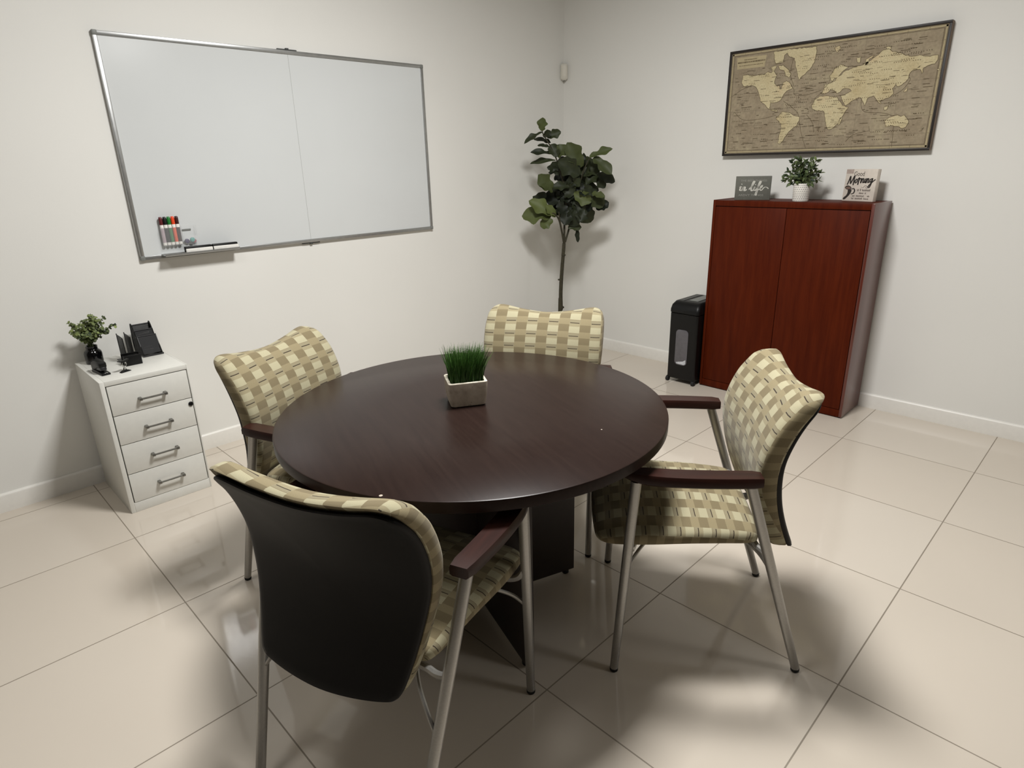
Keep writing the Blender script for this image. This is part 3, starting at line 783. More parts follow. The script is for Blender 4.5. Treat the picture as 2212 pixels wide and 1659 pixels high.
# side profile (y back, z up): front low, back high
for x0 in (-0.042, 0.040):
    mb = MB(); mb.prism([(0.0, 0.001), (0.13, 0.001), (0.13, 0.136), (0.105, 0.134), (0.075, 0.090), (0.05, 0.077), (0.0, 0.012)], x0, x0 + 0.002, 'x')
    mb.build('side_panel', M['mesh'], ls)
tiers = [(0.004, 0.012, 0.050, 0.092), (0.046, 0.026, 0.086, 0.115), (0.090, 0.035, 0.128, 0.136)]
for i, (ya, za, yb, zb) in enumerate(tiers):
    mb = MB(); mb.prism([(ya, za), (yb, zb), (yb + 0.002, zb), (ya + 0.002, za)], -0.040, 0.040, 'x'); mb.build('mesh_shelf', M['mesh'], ls)
    mb = MB(); mb.tube([(-0.042, yb, zb), (0.042, yb, zb)], 0.0033, 8); mb.tube([(-0.041, ya, za), (-0.041, yb, zb)], 0.0022, 6); mb.tube([(0.041, ya, za), (0.041, yb, zb)], 0.0022, 6); mb.build('wire_rim', M['black'], ls)
mb = MB()
for x0 in (-0.041, 0.041):
    mb.tube(smooth_path([(x0, 0.0, 0.006), (x0, 0.002, 0.014), (x0, 0.05, 0.079), (x0, 0.078, 0.092), (x0, 0.106, 0.134), (x0, 0.13, 0.135), (x0, 0.131, 0.006), (x0, 0.0, 0.006)], 4), 0.0028, 8)
mb.tube([(-0.046, -0.004, 0.0045), (0.046, -0.004, 0.0045)], 0.004, 8); mb.box((-0.041, 0.0, 0.001), (0.041, 0.13, 0.004))
mb.build('frame', M['black'], ls)

# ------------------------------------------------------------------ cherry cabinet
CY0, CY1, CX0, CX1, CHH = 0.102, 1.032, 2.717, XW - 0.016, 1.232
cc = thing('storage_cabinet', 'tall reddish cherry wood two-door storage cabinet against the right wall', 'cabinet', (CX0, CY0, 0))
CWD, CDP = CY1 - CY0, CX1 - CX0
mb = MB()
mb.box((0, 0.0, 0.008), (CDP, 0.0165, CHH), 0.0015); mb.build('side_panel', M['cherrysheen'], cc)
mb = MB(); mb.box((0, CWD - 0.0165, 0.008), (CDP, CWD, CHH + 0.002), 0.001); mb.build('side_panel', M['cherry'], cc)
mb = MB(); mb.box((0, 0.0165, CHH - 0.034), (CDP, CWD - 0.0165, CHH), 0.0015); mb.build('top_panel', M['cherry'], cc)
mb = MB(); mb.box((0.004, 0.0165, 0.006), (CDP, CWD - 0.0165, 0.052), 0.001); mb.build('plinth', M['cherry'], cc)
MB().box((0.014, 0.0165, 0.05), (CDP, CWD - 0.0165, CHH - 0.034)).build('door_gap_shade', M['cherrygap'], cc)  # darker cherry block, shade between the doors put into its colour
for ya, yb in ((0.0195, 0.4635), (0.4665, CWD - 0.0195)):
    MB().box((0.001, ya, 0.055), (0.0165, yb, CHH - 0.038), 0.0012).build('door', M['cherry'], cc)
for x_, y_ in ((0.02, 0.02), (0.02, CWD - 0.02), (CDP - 0.03, 0.02), (CDP - 0.03, CWD - 0.02)):
    mb = MB(); mb.lathe([(0.013, 0), (0.014, 0.002), (0.014, 0.008)], 14, c=(x_, y_, 0)); mb.build('foot', M['rubber'], cc)

# plant in dimpled pot
bp = Vector((2.790, 0.525, CHH))
bx_ = thing('boxwood_plant', 'small leafy green artificial plant in a dimpled white pot on cherry cabinet', 'plant', bp)
mb = MB(); mb.lathe([(0.041, 0), (0.043, 0.002), (0.0445, 0.05), (0.046, 0.098), (0.045, 0.1), (0.042, 0.099), (0.041, 0.085)], 40); mb.build('pot', M['pot'], bx_)
mb = MB(); mb.lathe([(0.041, 0.082), (0.02, 0.088)], 20); mb.build('soil', M['soil'], bx_)
def q3(a, b): return (1580 + a * 0.16275, 330 + b * 0.16275)
tips = [(690, 360), (715, 300), (745, 240), (800, 100), (880, 70), (925, 75), (985, 100), (1060, 75), (1140, 95), (1110, 180), (1190, 265), (1150, 250), (1165, 360), (770, 400), (850, 180), (1080, 400), (830, 210), (1040, 170), (930, 200), (880, 260), (1000, 260), (940, 330), (800, 320), (1080, 300), (860, 380), (1000, 370), (1030, 420), (850, 430)]
stm, lvs = MB(), MB(); m0 = bp + Vector((0, 0, 0.095))
for a, b in tips:
    tip = on_facing(*q3(a, b), bp, random.uniform(-0.06, 0.06)); tip.x = min(tip.x, XW - 0.02)
    s0 = m0 + Vector((random.uniform(-0.022, 0.022), random.uniform(-0.022, 0.022), 0))
    pth = smooth_path([s0 - Vector((0, 0, 0.01)), s0 + (tip - s0) * 0.45 + Vector((0, 0, 0.015)), tip], 6)
    stm.tube(pth, 0.0012, 5)
    n_ = max(6, int((tip - s0).length / 0.011))
    for k in range(n_):
        t = 0.2 + 0.8 * k / (n_ - 1); ii = min(len(pth) - 2, int(t * (len(pth) - 1)))
        p = pth[ii]; axis = (pth[ii + 1] - pth[ii]).normalized()
        for s in (0, 1):
            dv = Vector((random.gauss(0, 1), random.gauss(0, 1), random.gauss(0, 1))).normalized()
            dv = (dv - axis * dv.dot(axis) + axis * random.uniform(0.3, 1.1)).normalized()
            L = random.uniform(0.022, 0.034)
            e = p + dv * L
            if e.x > XW - 0.008 or e.z < CHH + 0.02: continue
            toc = (CAM - p).normalized()
            add_leaf(lvs, p, e, L * 0.46, (toc + Vector((random.gauss(0, .7), random.gauss(0, .7), random.gauss(0.4, .6)))).normalized(), 0.15, min(1, max(0, random.gauss(0.35, 0.25))), 'ovate', 5)
stm.build('stems', M['stem'], bx_, loc=-bp); lvs.build('foliage', M['box'], bx_, loc=-bp, recalc=False)

# ------------------------------------------------------------------ lettering helpers
def ribbon(mb, pts, w, y=0.0, mat=0, n=6):
    """brush stroke in the local XZ plane; w width"""
    P = smooth_path([Vector((a, 0, b)) for a, b in pts], n)
    L, Rr = [], []
    for i, p in enumerate(P):
        t = (P[min(i + 1, len(P) - 1)] - P[max(i - 1, 0)])
        if t.length < 1e-9: t = Vector((1, 0, 0))
        t.normalize(); nv = Vector((-t.z, 0, t.x))
        ww = w * 0.5 * (0.55 + 0.75 * abs(t.z))
        L.append(p + nv * ww + Vector((0, y, 0))); Rr.append(p - nv * ww + Vector((0, y, 0)))
    a = [mb.bm.verts.new(p) for p in L]; b = [mb.bm.verts.new(p) for p in Rr]
    for i in range(len(P) - 1):
        fc = mb.bm.faces.new([a[i], b[i], b[i + 1], a[i + 1]]); fc.material_index = mat
def text_mesh(mb, s, size, x, z, y, width=None, mat=0):
    cu = bpy.data.curves.new('tmp_text', 'FONT'); cu.body = s; cu.size = size; cu.align_x = 'CENTER'
    o = bpy.data.objects.new('tmp_text', cu); COL.objects.link(o)
    bpy.context.view_layer.update()
    me = o.to_mesh(); k = 1.0
    xs = [v.co.x for v in me.vertices]
    if width and xs: k = width / (max(xs) - min(xs))
    vs = [mb.bm.verts.new((x + v.co.x * k, y, z + v.co.y)) for v in me.vertices]
    for p in me.polygons:
        try:
            fc = mb.bm.faces.new([vs[i] for i in p.vertices]); fc.material_index = mat
        except ValueError: pass
    o.to_mesh_clear(); bpy.data.objects.remove(o); bpy.data.curves.remove(cu)

# grey sign: local x right, y away from viewer, z up
def sign(name, label, base, rz, tilt): 
    o = thing(name, label, 'sign', base, rz); o.rotation_euler = (tilt, 0, rz); return o
SG = sign('wooden_sign', 'small grey block sign with white script lettering on cherry cabinet', (2.812, 0.829, CHH), math.radians(-70), math.radians(-1.0))
sw, sh = 0.205, 0.140
MB().box((-sw / 2, 0, 0), (sw / 2, 0.025, sh), 0.0015).build('block', M['signgrey'], SG)
mb = MB()
text_mesh(mb, 'THE BEST THINGS', 0.0155, 0.002, sh * 0.775, -0.0006, 0.150); mb.build('small_lettering', M['ltrg'], SG, recalc=False)
mb = MB(); text_mesh(mb, "AREN'T THINGS", 0.0165, -0.008, sh * 0.165, -0.0006, 0.145)
mb.build('small_lettering', M['ltrg'], SG, recalc=False)
mb = MB(); yk = -0.0008
S = lambda pts, ox=0, oz=0, k=1: [(ox + a * k, oz + b * k) for a, b in pts]
w_ = 0.0062
# i n   l i f e   (brush script)
ribbon(mb, S([(-0.077, 0.072), (-0.069, 0.080), (-0.075, 0.060), (-0.067, 0.056), (-0.059, 0.066)]), w_, yk)
ribbon(mb, S([(-0.059, 0.066), (-0.055, 0.078), (-0.061, 0.056), (-0.051, 0.076), (-0.044, 0.074), (-0.049, 0.056), (-0.042, 0.056), (-0.035, 0.063)]), w_, yk)
ribbon(mb, S([(-0.022, 0.062), (-0.004, 0.084), (0.008, 0.108), (0.000, 0.106), (-0.009, 0.070), (-0.006, 0.054), (0.004, 0.060)]), w_, yk)
ribbon(mb, S([(0.004, 0.060), (0.012, 0.078), (0.007, 0.060), (0.014, 0.056), (0.022, 0.064)]), w_, yk)
ribbon(mb, S([(0.022, 0.064), (0.038, 0.090), (0.044, 0.108), (0.036, 0.104), (0.026, 0.060), (0.018, 0.034), (0.022, 0.030), (0.028, 0.056), (0.040, 0.064)]), w_, yk)
ribbon(mb, S([(0.040, 0.066), (0.052, 0.076), (0.054, 0.086), (0.045, 0.078), (0.043, 0.062), (0.050, 0.056), (0.066, 0.074), (0.080, 0.074), (0.090, 0.066)]), w_ * 0.8, yk)
ribbon(mb, S([(-0.067, 0.092), (-0.0645, 0.095)]), w_, yk); ribbon(mb, S([(0.013, 0.089), (0.0155, 0.092)]), w_, yk)
mb.build('script_lettering', M['ltr'], SG, recalc=False)

# whitewashed good-morning sign, turned the other way
GM = sign('wooden_sign', 'small square whitewashed Good Morning coffee sign on cherry cabinet', (2.905, 0.256, CHH), math.radians(-108), math.radians(-3.0))
gw, gh = 0.190, 0.172
mb = MB(); mb.box((-gw / 2, 0, 0), (gw / 2, 0.028, gh), 0.0015); mb.build('block', M['signwhite'], GM)
mb = MB(); mb.box((-gw / 2 + 0.002, -0.0004, gh - 0.024), (-gw / 2 + 0.046, 0.001, gh - 0.001)); mb.build('stained_corner', plain('stained_wash', rgb(176, 160, 150), 0.8, 0, 0.15, 60), GM)
mb = MB(); yk = -0.0008
# M o r n i n g
W2 = 0.0058
def st(pts): ribbon(mb, S(pts, -0.095, 0), W2, yk)
st([(0.018, 0.088), (0.026, 0.112), (0.032, 0.134), (0.035, 0.110), (0.037, 0.094), (0.046, 0.112), (0.056, 0.136), (0.056, 0.112), (0.055, 0.086)])
st([(0.072, 0.120), (0.064, 0.110), (0.066, 0.098), (0.075, 0.104), (0.076, 0.116), (0.071, 0.118), (0.080, 0.118)])
st([(0.080, 0.118), (0.087, 0.126), (0.085, 0.108), (0.083, 0.088), (0.086, 0.112), (0.093, 0.122), (0.098, 0.118)])
st([(0.100, 0.124), (0.099, 0.098), (0.104, 0.116), (0.112, 0.122), (0.112, 0.100), (0.119, 0.104)])
st([(0.123, 0.122), (0.121, 0.101), (0.128, 0.106)])
st([(0.132, 0.124), (0.130, 0.098), (0.135, 0.116), (0.143, 0.122), (0.142, 0.100), (0.148, 0.106)])
st([(0.163, 0.122), (0.153, 0.116), (0.154, 0.103), (0.162, 0.108), (0.166, 0.124), (0.163, 0.098), (0.155, 0.076), (0.147, 0.078), (0.156, 0.092), (0.172, 0.108), (0.184, 0.118)])
mb.build('script_lettering', M['dark'], GM, recalc=False)
mb = MB(); text_mesh(mb, 'Good', 0.034, -0.012, 0.136, -0.0008, 0.062)
mb.build('good_lettering', plain('soft_black_lettering', rgb(86, 78, 70), 0.7), GM, recalc=False)
mb = MB(); yk = -0.0007
def scr(x0, x1, z, h, w=0.0022):
    """tiny illegible handwriting"""
    pts = []; x = x0; up = True
    while x < x1:
        pts.append((x, z + (h if up else 0) * random.uniform(0.7, 1.1))); up = not up; x += random.uniform(0.0024, 0.0042)
        if random.random() < 0.12: 
            if len(pts) > 2: ribbon(mb, pts, w, yk, 0, 3)
            pts = []; x += 0.005; up = True
    if len(pts) > 2: ribbon(mb, pts, w, yk, 0, 3)
ribbon(mb, [(0.012, 0.076), (0.024, 0.074), (0.036, 0.086), (0.046, 0.080), (0.052, 0.074), (0.044, 0.070), (0.040, 0.080)], 0.0022, yk)
mb.build('flourish', M['midg'], GM, recalc=False)
for a_ in ((-0.010, 0.070, 0.054, 0.013), (-0.006, 0.048, 0.039, 0.010), (-0.034, 0.072, 0.024, 0.009), (-0.036, 0.068, 0.010, 0.009)):
    mb = MB(); scr(*a_); mb.build('small_lettering', M['midg'], GM, recalc=False)
mb = MB(); yk = -0.0009
# tilted coffee cup pouring: dark rim, coffee, stream, handle
def blob(pts, mat, y): 
    P = smooth_path([Vector((a, y, b)) for a, b in pts], 5, True); mb.face(P, mat)
blob([(-0.088, 0.072), (-0.078, 0.083), (-0.058, 0.081), (-0.046, 0.070), (-0.054, 0.062), (-0.074, 0.062)], 0, -0.0006)
blob([(-0.083, 0.071), (-0.075, 0.077), (-0.058, 0.077), (-0.050, 0.069), (-0.058, 0.064), (-0.074, 0.065)], 1, -0.0010)
blob([(-0.066, 0.062), (-0.046, 0.062), (-0.044, 0.050), (-0.052, 0.034), (-0.066, 0.018), (-0.078, 0.008), (-0.088, 0.008), (-0.086, 0.018), (-0.072, 0.030), (-0.066, 0.046)], 0, -0.0008)
ribbon(mb, [(-0.044, 0.064), (-0.032, 0.068), (-0.024, 0.056), (-0.030, 0.042), (-0.044, 0.038)], 0.006, -0.0009)
mb.build('cup_drawing', [M['dark'], M['coffee']], GM, recalc=False)

# ------------------------------------------------------------------ framed map
MY0, MY1, MZ0, MZ1 = -0.037, 1.141, 1.493, 2.103; MD = 0.040
mp = thing('framed_map', 'vintage sepia world map in a thin dark frame on the right wall', 'picture', (XW, MY1, MZ0), -PI / 2)
# local: x right along the wall (world -y), y towards the wall is +, z up
MW, MH = MY1 - MY0, MZ1 - MZ0; fr = 0.013
mb = MB()
for a, b, c_, e in ((0, 0, MW, fr), (0, MH - fr, MW, MH), (0, fr, fr, MH - fr), (MW - fr, fr, MW, MH - fr)):
    mb.box((a, -MD, b), (c_, -0.002, e), 0.0012)
for fc in mb.bm.faces:
    fc.normal_update(); c_ = fc.calc_center_median()
    if abs(fc.normal.x) > 0.9 and c_.x > MW - 0.002: fc.material_index = 1
mb.build('frame', [M['frame'], M['frameside']], mp)
# homography: crop pixel -> map face
import numpy as np
src = [(150, 318), (2050, 62), (1842, 1168), (80, 1206)]; dst = [(0, MH), (MW, MH), (MW, 0), (0, 0)]
A = []
for (x, y), (u, v) in zip(src, dst):
    A.append([x, y, 1, 0, 0, 0, -u * x, -u * y, -u]); A.append([0, 0, 0, x, y, 1, -v * x, -v * y, -v])
Hm = np.linalg.svd(np.array(A, float))[2][-1].reshape(3, 3)
def mpx(p):
    q = Hm @ np.array([p[0], p[1], 1.0]); return (q[0] / q[2], q[1] / q[2])
mb = MB(); CYF = -MD + 0.008
mb.box((fr - 0.002, CYF, fr - 0.002), (MW - fr + 0.002, -0.006, MH - fr + 0.002))
mb.bm.faces.ensure_lookup_table()
lands = [
 [(255,520),(300,515),(355,525),(375,520),(400,512),(430,515),(455,500),(470,490),(500,500),(520,480),(530,500),(545,520),(530,560),(525,590),(545,615),(565,610),(570,640),(585,640),(600,585),(630,570),(650,580),(680,630),(630,655),(600,690),(575,735),(545,750),(490,755),(482,800),(495,815),(530,815),(545,822),(520,824),(470,802),(440,765),(405,740),(395,690),(380,640),(355,612),(320,605),(262,612),(245,580)],
 [(560,445),(600,435),(640,470),(665,510),(650,545),(620,525),(610,480),(570,470)], [(497,452),(545,440),(528,478),(512,488)],
 [(520,322),(640,302),(640,330),(610,350),(600,410),(540,420),(525,380)],
 [(640,302),(885,280),(885,330),(870,400),(835,460),(790,510),(750,540),(735,562),(720,500),(705,430),(700,375),(660,365),(640,340)],
 [(540,890),(570,860),(590,835),(640,840),(680,860),(740,880),(735,910),(715,950),(680,975),(650,1000),(620,1040),(600,1075),(570,1105),(555,1100),(565,1040),(580,980),(585,935),(555,905)],
 [(845,780),(870,735),(910,705),(985,700),(1000,710),(1060,712),(1075,740),(1105,785),(1155,800),(1120,850),(1095,890),(1070,930),(1030,970),(985,985),(970,960),(960,900),(955,850),(940,825),(890,828),(850,810)],
 [(1085,890),(1102,880),(1082,940),(1068,948)], [(1010,570),(1000,530),(1040,470),(1090,435),(1155,458),(1120,482),(1090,512),(1060,548),(1040,550),(1022,575)],
 [(930,680),(945,650),(970,612),(1010,592),(1045,575),(1065,540),(1100,522),(1128,492),(1190,467),(1240,448),(1280,442),(1300,422),(1350,402),(1400,362),(1440,327),(1500,302),(1530,332),(1600,342),(1640,365),(1700,372),(1760,362),(1830,372),(1918,362),(1908,410),(1890,435),(1830,450),(1795,468),(1782,518),(1768,482),(1700,490),(1672,522),(1665,560),(1640,590),(1590,622),(1572,626),(1560,604),(1532,640),(1536,690),(1490,722),(1440,737),(1420,750),(1443,770),(1425,768),(1400,742),(1372,702),(1320,722),(1295,785),(1270,722),(1240,717),(1200,737),(1130,785),(1110,752),(1092,702),(1130,690),(1185,660),(1165,640),(1110,640),(1085,668),(1060,680),(1040,655),(1000,650),(985,668),(958,682)],
 [(1298,440),(1308,392),(1385,358),(1335,388),(1318,436)], [(1230,380),(1262,368),(1256,418),(1238,420)], [(1462,912),(1500,890),(1530,880),(1570,865),(1600,882),(1630,870),(1650,895),(1665,920),(1640,970),(1600,980),(1572,962),(1530,955),(1470,965)],
 [(1458,802),(1492,793),(1482,820),(1462,826)], [(1755,1005),(1795,972),(1775,1000)], [(952,625),(966,598),(976,612),(960,632)], [(1625,672),(1660,630),(1650,668)], [(1740,470),(1770,445),(1760,465)], [(1475,290),(1510,285),(1520,305),(1490,310)], [(1040,290),(1080,275),(1090,300),(1060,330)], [(530,830),(545,812),(548,828)], [(1905,485),(1925,478),(1930,492)],
]
for i, pl_ in enumerate(lands):
    P0 = [mpx(p) for p in pl_]; P = []
    for (ax_, az_), (bx2, bz2) in zip(P0, P0[1:] + P0[:1]):   # ragged coast
        P.append((ax_, az_)); dl = math.hypot(bx2 - ax_, bz2 - az_)
        m_n = int(dl / 0.012)
        for q_ in range(1, m_n + 1):
            t_ = q_ / (m_n + 1); jj = min(0.0028, dl * 0.12)
            P.append((ax_ + (bx2 - ax_) * t_ + random.uniform(-jj, jj), az_ + (bz2 - az_) * t_ + random.uniform(-jj, jj)))
    # a dark coast line under each land and a slightly smaller pale land over it
    cx = sum(p[0] for p in P) / len(P); cz = sum(p[1] for p in P) / len(P)
    for off, mat in ((0.0008, 2), (0.0012, 1)):
        tmp = bmesh.new(); vs = []
        n = len(P)
        for k in range(n):
            a, b, c_ = P[k - 1], P[k], P[(k + 1) % n]
            t = Vector((c_[0] - a[0], c_[1] - a[1])); nv = Vector((t.y, -t.x)); nv = nv.normalized() if nv.length > 0 else nv
            s_ = 0.0022 if mat == 2 else 0.0
            vs.append((b, nv, s_))
        area = sum(P[k][0] * P[(k + 1) % n][1] - P[(k + 1) % n][0] * P[k][1] for k in range(n))
        sg = 1 if area > 0 else -1
        vv = [tmp.verts.new((b[0] + sg * nv.x * s_, CYF - off, b[1] + sg * nv.y * s_)) for b, nv, s_ in vs]
        for tri in tessellate_polygon([[v.co for v in vv]]):
            try: tmp.faces.new([vv[k] for k in tri])
            except ValueError: pass
        mb.add(tmp, mat)
def mq(x0, z0, x1, z1, mat, off): mb.face([(x0, CYF - off, z0), (x1, CYF - off, z0), (x1, CYF - off, z1), (x0, CYF - off, z1)], mat)
# border: pale ring with inked lines
b0, b1 = fr + 0.004, fr + 0.020
for (x0, z0, x1, z1) in ((b0, b0, MW - b0, b0 + 0.009), (b0, MH - b0 - 0.009, MW - b0, MH - b0), (b0, b0, b0 + 0.009, MH - b0), (MW - b0 - 0.009, b0, MW - b0, MH - b0)): mq(x0, z0, x1, z1, 3, 0.0005)
for k, (o1, w1) in enumerate(((b0, 0.0012), (b0 + 0.009, 0.0012), (b0 + 0.0135, 0.0018))):
    for (x0, z0, x1, z1) in ((o1, o1, MW - o1, o1 + w1), (o1, MH - o1 - w1, MW - o1, MH - o1), (o1, o1, o1 + w1, MH - o1), (MW - o1 - w1, o1, MW - o1, MH - o1)): mq(x0, z0, x1, z1, 2, 0.0007)
for k in range(1, 12):
    x = MW * k / 12
    mq(x, b0, x + 0.001, b0 + 0.012, 2, 0.0008); mq(x, MH - b0 - 0.012, x + 0.001, MH - b0, 2, 0.0008)
    if k % 2 == 0: mq(x, b1, x + 0.0005, MH - b1, 2, 0.0004)
for k in range(1, 7):
    z = MH * k / 7; mq(b0, z, b0 + 0.012, z + 0.001, 2, 0.0008); mq(MW - b0 - 0.012, z, MW - b0, z + 0.001, 2, 0.0008); mq(b1, z, MW - b1, z + 0.0005, 2, 0.0004)
# title cartouche with two faint lines of lettering
q = [mpx(p) for p in ((205, 370), (460, 345), (440, 445), (205, 470))]
mb.face([(a, CYF - 0.0009, b) for a, b in q], 3)
cx0, cx1, cz0, cz1 = q[0][0], q[1][0], q[3][1], q[0][1]
def dashes(x0, x1, z, h, lo, hi, off=0.0016):
    x = x0
    while x < x1:
        w = random.uniform(lo, hi); mq(x, z, min(x + w, x1), z + h, 2, off); x += w + random.uniform(0.0015, 0.004)
dashes(cx0 + 0.008, cx1 - 0.008, cz0 + 0.032, 0.0075, 0.003, 0.006); dashes(cx0 + 0.02, cx1 - 0.02, cz0 + 0.016, 0.003, 0.004, 0.012); dashes(cx0 + 0.05, cx1 - 0.06, cz0 + 0.047, 0.004, 0.003, 0.006)
for k in range(520):   # names printed all over the map
    x, z = random.uniform(b1 + 0.01, MW - b1 - 0.05), random.uniform(b1 + 0.01, MH - b1 - 0.01)
    if x < cx1 + 0.01 and z > cz0 - 0.01: continue
    if random.random() < 0.3: 
        for j in range(random.randint(3, 6)): mq(x + j * 0.011, z, x + j * 0.011 + 0.0035, z + 0.0035, 2, 0.0016)
    else: mq(x, z, x + random.uniform(0.008, 0.045), z + random.uniform(0.0008, 0.0026), 2, 0.0016)
def curve_line(pts, w):
    P = smooth_path([Vector((mpx(p)[0], CYF - 0.0006, mpx(p)[1])) for p in pts], 6)
    for a, b in zip(P, P[1:]):
        t = (b - a).normalized(); nv = Vector((-t.z, 0, t.x)) * w
        mb.face([a + nv, a - nv, b - nv, b + nv], 2)
for pts in ([(600,740),(680,800),(730,860),(750,1000),(790,1140)], [(640,580),(690,640),(700,690),(800,690),(930,650)], [(1270,720),(1265,790),(1300,840),(1450,850),(1520,870)], [(1660,540),(1680,570),(1620,650),(1540,700)], [(1130,1090),(1200,1030),(1330,1000)], [(800,860),(850,930),(860,1010)], [(160,700),(250,640),(330,610)], [(180,830),(260,900),(420,890),(540,860)], [(1330,960),(1335,1010)], [(690,610),(660,500),(690,380)], [(870,720),(960,640),(1000,560)], [(1150,370),(1240,365)], [(1520,1140),(1540,960)]):
    curve_line(pts, 0.0009)
for fc in mb.bm.faces:
    fc.normal_update()
    if fc.normal.y > 0.5 and fc.calc_center_median().y < CYF + 0.0005: fc.normal_flip()
mb.build('map_canvas', [M['canvas'], M['land'], M['ink'], M['paper']], mp, recalc=False)

# ------------------------------------------------------------------ paper shredder
sx0, sy0, sy1 = 2.650, 1.040, 1.252
sh_ = thing('paper_shredder', 'black upright paper shredder with a window beside the cherry cabinet', 'shredder', (sx0, sy0, 0))
SWd = sy1 - sy0; SD = 0.335
def sring(x0, x1, y0, y1, r_, z):
    return [((x0 + x1) / 2 + a, (y0 + y1) / 2 + b, z) for a, b in rrect((x1 - x0) / 2, (y1 - y0) / 2, r_)]
mb = MB(); mb.loft([sring(0.006, SD, 0.006, SWd - 0.006, 0.012, 0.030), sring(0.0, SD, 0.0, SWd, 0.016, 0.040), sring(0, SD, 0, SWd, 0.016, 0.47), sring(0.0, SD, 0, SWd, 0.016, 0.492)])
mb.build('bin', M['black'], sh_)
mb = MB(); mb.loft([sring(0.003, SD - 0.002, 0.002, SWd - 0.002, 0.016, 0.493), sring(-0.004, SD, -0.003, SWd + 0.003, 0.02, 0.500), sring(-0.004, SD, -0.003, SWd + 0.003, 0.02, 0.52), sring(0.008, SD - 0.004, 0.0, SWd, 0.022, 0.548), sring(0.035, SD - 0.014, 0.012, SWd - 0.012, 0.02, 0.570), sring(0.05, SD - 0.03, 0.022, SWd - 0.022, 0.012, 0.574)])
mb.build('shredder_head', M['black'], sh_)
mb = MB(); mb.box((0.075, 0.05, 0.574), (SD - 0.05, 0.115, 0.5775), 0.001); mb.box((0.06, 0.15, 0.574), (SD - 0.04, 0.156, 0.576), 0.0008); mb.build('control_panel', M['grey'], sh_)
mb = MB(); mb.box((0.05, 0.135, 0.5735), (SD - 0.035, 0.146, 0.5748)); mb.build('feed_slot', M['rubber'], sh_)
def yz_rr(y0, y1, z0, z1, r_, x): return [(x, (y0 + y1) / 2 + a, (z0 + z1) / 2 + b) for a, b in rrect((y1 - y0) / 2, (z1 - z0) / 2, r_)]
mb = MB(); mb.loft([yz_rr(0.062, 0.155, 0.135, 0.385, 0.026, 0.0005), yz_rr(0.062, 0.155, 0.135, 0.385, 0.026, -0.0025), yz_rr(0.066, 0.151, 0.139, 0.381, 0.024, -0.004)])
mb.build('bin_window', M['window'], sh_)
mb = MB(); mb.prism([(0.068, 0.150), (0.080, 0.142), (0.135, 0.142), (0.142, 0.152), (0.12, 0.158), (0.09, 0.165), (0.07, 0.178)], -0.0046, -0.0042, 'x'); mb.build('paper_scraps', M['shredpaper'], sh_)
for x_ in (0.018, SD - 0.018):
    for y_ in (0.010, SWd - 0.004):
        mb = MB(); mb.loft([[(x_ - 0.006 + rr * math.cos(2 * PI * k / 18), y_ + yy, 0.0175 + rr * math.sin(2 * PI * k / 18)) for k in range(18)] for yy, rr in ((-0.011, 0.010), (-0.009, 0.0170), (0.009, 0.0170), (0.011, 0.010))])
        mb.box((x_ - 0.012, y_ - 0.004, 0.020), (x_ + 0.008, y_ + 0.004, 0.040), 0.001); mb.build('caster', M['rubber'], sh_)

# ------------------------------------------------------------------ motion sensor in the corner
ms = thing('motion_sensor', 'small white motion sensor high in the corner of the walls', 'sensor', (XW, YW, 2.075), math.radians(-135))
# local x points from the corner into the room
mb = MB()
def drop(hw, dep, z): return [(0.006 + dep * math.cos(a), hw * math.sin(a), z) for a in [(-PI / 2) + PI * k / 16 for k in range(17)]]
mb.loft([drop(0.010, 0.018, 0.0), drop(0.026, 0.036, 0.010), drop(0.029, 0.043, 0.020), drop(0.029, 0.043, 0.104), drop(0.026, 0.038, 0.112), drop(0.016, 0.02, 0.118)])
mb.build('housing', M['ivory'], ms)
for v in ms.children[0].data.vertices: v.co.x += 0.027
mb = MB(); mb.loft([[(p[0] * 0.97 + 0.0312, p[1] * 0.93, p[2]) for p in drop(0.029, 0.043, z)] for z in (0.022, 0.024, 0.098, 0.100)])
lens = mb.build('lens', plain('lens_plastic', rgb(228, 224, 212), 0.1, 0, 0.01), ms)
mb = MB(); mb.loft([[(p[0] + 0.027, p[1], p[2]) for p in drop(0.0105, 0.0185, z)] for z in (-0.003, 0.0005)])
mb.build('bottom_window', M['grey'], ms)

# ------------------------------------------------------------------ fiddle-leaf tree
tp0 = Vector((2.56, 2.07, 0))
tr = thing('fiddle_leaf_tree', 'tall slim fiddle-leaf tree standing in the corner behind far chair', 'tree', tp0)
def q5(a, b): return (1100 + a * 0.2711, 230 + b * 0.2711)
def W(a, b, off=0.0): return on_facing(*q5(a, b), tp0, off)
def TL(p): return p - tp0
foot_ = W(412, 1640)
mb = MB()
trunk = [Vector((foot_.x - 0.012, foot_.y, 0.22)), Vector((foot_.x - 0.006, foot_.y, 0.5)), W(412, 1615), W(410, 1500), W(415, 1380), W(422, 1280), W(430, 1180), W(437, 1090)]
pth = smooth_path([TL(p) for p in trunk], 6)
mb.tube(pth, [0.0165 - 0.004 * i / len(pth) for i in range(len(pth))], 12)
for a, b, s in ((432, 1185, 0.017), (398, 1380, 0.011), (420, 1600, 0.018)):
    c = TL(W(a, b)); tmp = bmesh.new(); bmesh.ops.create_uvsphere(tmp, u_segments=12, v_segments=8, radius=s)
    mb.add(tmp, 0, Matrix.Translation(c) @ Matrix.Scale(0.6, 4, (0, 0, 1)))
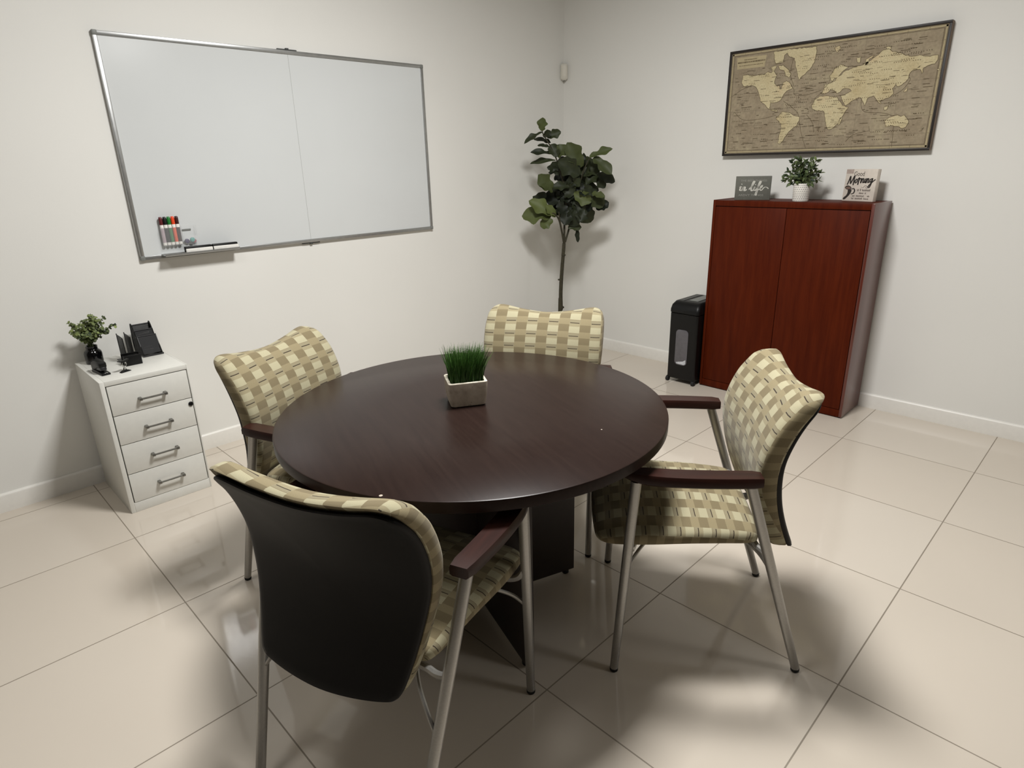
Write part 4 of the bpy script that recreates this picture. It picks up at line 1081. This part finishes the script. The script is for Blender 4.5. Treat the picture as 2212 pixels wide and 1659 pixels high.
for br in ([(437, 1095, 0), (402, 920, 0.02), (365, 860, 0.05), (340, 850, 0.06)], [(440, 1090, 0), (440, 950, 0), (452, 700, 0.0), (420, 560, 0.0), (380, 430, 0.0), (330, 320, 0.0), (275, 230, 0.02), (262, 190, 0.02)], [(445, 1080, 0), (480, 960, -0.03), (545, 700, -0.02), (590, 520, 0.02), (650, 392, 0.04)], [(436, 1085, 0), (405, 920, 0.06), (395, 840, 0.1)]):
    pth = smooth_path([TL(W(*p)) for p in br], 6); mb.tube(pth, [0.008 - 0.005 * i / len(pth) for i in range(len(pth))], 8)
mb.build('trunk', M['bark'], tr)
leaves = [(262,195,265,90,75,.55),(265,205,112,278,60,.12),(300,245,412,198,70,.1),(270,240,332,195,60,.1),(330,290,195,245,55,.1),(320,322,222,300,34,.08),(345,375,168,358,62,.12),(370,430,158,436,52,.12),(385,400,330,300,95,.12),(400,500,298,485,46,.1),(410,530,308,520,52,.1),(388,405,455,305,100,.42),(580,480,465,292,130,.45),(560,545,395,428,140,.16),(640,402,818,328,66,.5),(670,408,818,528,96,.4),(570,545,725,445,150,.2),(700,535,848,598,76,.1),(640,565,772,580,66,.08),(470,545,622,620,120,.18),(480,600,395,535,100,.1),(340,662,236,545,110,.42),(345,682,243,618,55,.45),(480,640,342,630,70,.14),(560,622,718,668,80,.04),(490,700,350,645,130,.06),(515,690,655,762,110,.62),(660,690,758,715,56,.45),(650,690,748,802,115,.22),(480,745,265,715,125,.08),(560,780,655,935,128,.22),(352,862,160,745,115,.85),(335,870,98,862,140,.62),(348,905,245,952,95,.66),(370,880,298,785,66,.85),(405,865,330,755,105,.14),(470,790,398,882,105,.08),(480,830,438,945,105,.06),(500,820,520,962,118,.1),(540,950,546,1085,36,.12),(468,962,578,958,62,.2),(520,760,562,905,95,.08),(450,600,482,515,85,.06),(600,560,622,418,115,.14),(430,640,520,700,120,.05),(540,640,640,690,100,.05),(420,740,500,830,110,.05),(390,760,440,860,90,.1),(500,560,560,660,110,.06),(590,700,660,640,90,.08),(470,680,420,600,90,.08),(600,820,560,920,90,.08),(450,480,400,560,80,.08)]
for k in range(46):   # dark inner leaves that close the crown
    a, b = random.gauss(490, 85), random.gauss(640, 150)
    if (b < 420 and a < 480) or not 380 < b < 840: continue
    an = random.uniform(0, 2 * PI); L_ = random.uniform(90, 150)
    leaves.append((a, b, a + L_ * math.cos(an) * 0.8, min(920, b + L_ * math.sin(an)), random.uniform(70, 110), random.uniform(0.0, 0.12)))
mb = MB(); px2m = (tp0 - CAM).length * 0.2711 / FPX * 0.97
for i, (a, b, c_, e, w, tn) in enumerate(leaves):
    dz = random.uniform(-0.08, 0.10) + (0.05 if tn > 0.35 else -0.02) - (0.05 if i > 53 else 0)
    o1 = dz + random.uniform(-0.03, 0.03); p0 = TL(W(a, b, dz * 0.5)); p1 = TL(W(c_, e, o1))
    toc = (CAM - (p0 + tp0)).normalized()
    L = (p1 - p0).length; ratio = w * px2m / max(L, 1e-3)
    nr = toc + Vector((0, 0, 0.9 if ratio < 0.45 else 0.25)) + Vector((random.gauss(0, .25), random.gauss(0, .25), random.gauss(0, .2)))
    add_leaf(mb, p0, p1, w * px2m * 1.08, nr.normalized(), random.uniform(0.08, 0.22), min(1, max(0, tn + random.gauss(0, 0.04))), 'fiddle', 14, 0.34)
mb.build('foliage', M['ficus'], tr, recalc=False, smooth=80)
# its basket-like pot, hidden behind the far chair
mb = MB(); mb.lathe([(0.10, 0), (0.115, 0.004), (0.135, 0.20), (0.14, 0.235), (0.13, 0.235), (0.125, 0.215)], 32, c=(foot_.x - 0.012 - tp0.x, foot_.y - tp0.y, 0)); mb.build('pot', M['black'], tr)
mb = MB(); mb.lathe([(0.125, 0.205), (0.05, 0.215), (0.01, 0.218)], 24, c=(foot_.x - 0.012 - tp0.x, foot_.y - tp0.y, 0)); mb.build('soil', M['soil'], tr)

# ------------------------------------------------------------------ light
def area(name, loc, sx, sy, power, col=(1.0, 0.99, 0.968), spread=180, rz=0.0):
    l = bpy.data.lights.new(name, 'AREA'); l.shape = 'RECTANGLE'; l.size = sx; l.size_y = sy; l.energy = power; l.color = col
    l.spread = math.radians(spread)
    o = bpy.data.objects.new(name, l); COL.objects.link(o); o.location = loc; o.rotation_euler = (0, 0, rz)
    return o
area('ceiling_light', (0.50, 0.36, ZC - 0.02), 0.5, 0.55, 103, spread=180)
area('ceiling_light', (-1.2, 0.55, ZC - 0.02), 0.55, 0.55, 12, spread=180)
area('ceiling_light', (1.6, -3.4, ZC - 0.02), 0.55, 1.15, 25, spread=180)  # unseen fill lamp, added to brighten the right wall and floor
w = bpy.data.worlds.new('world'); scn.world = w; w.use_nodes = True
w.node_tree.nodes['Background'].inputs[0].default_value = (0.9, 0.92, 1, 1); w.node_tree.nodes['Background'].inputs[1].default_value = 0.05

scn.view_settings.view_transform = 'Standard'
scn.view_settings.look = 'None'
scn.view_settings.exposure = 0.0
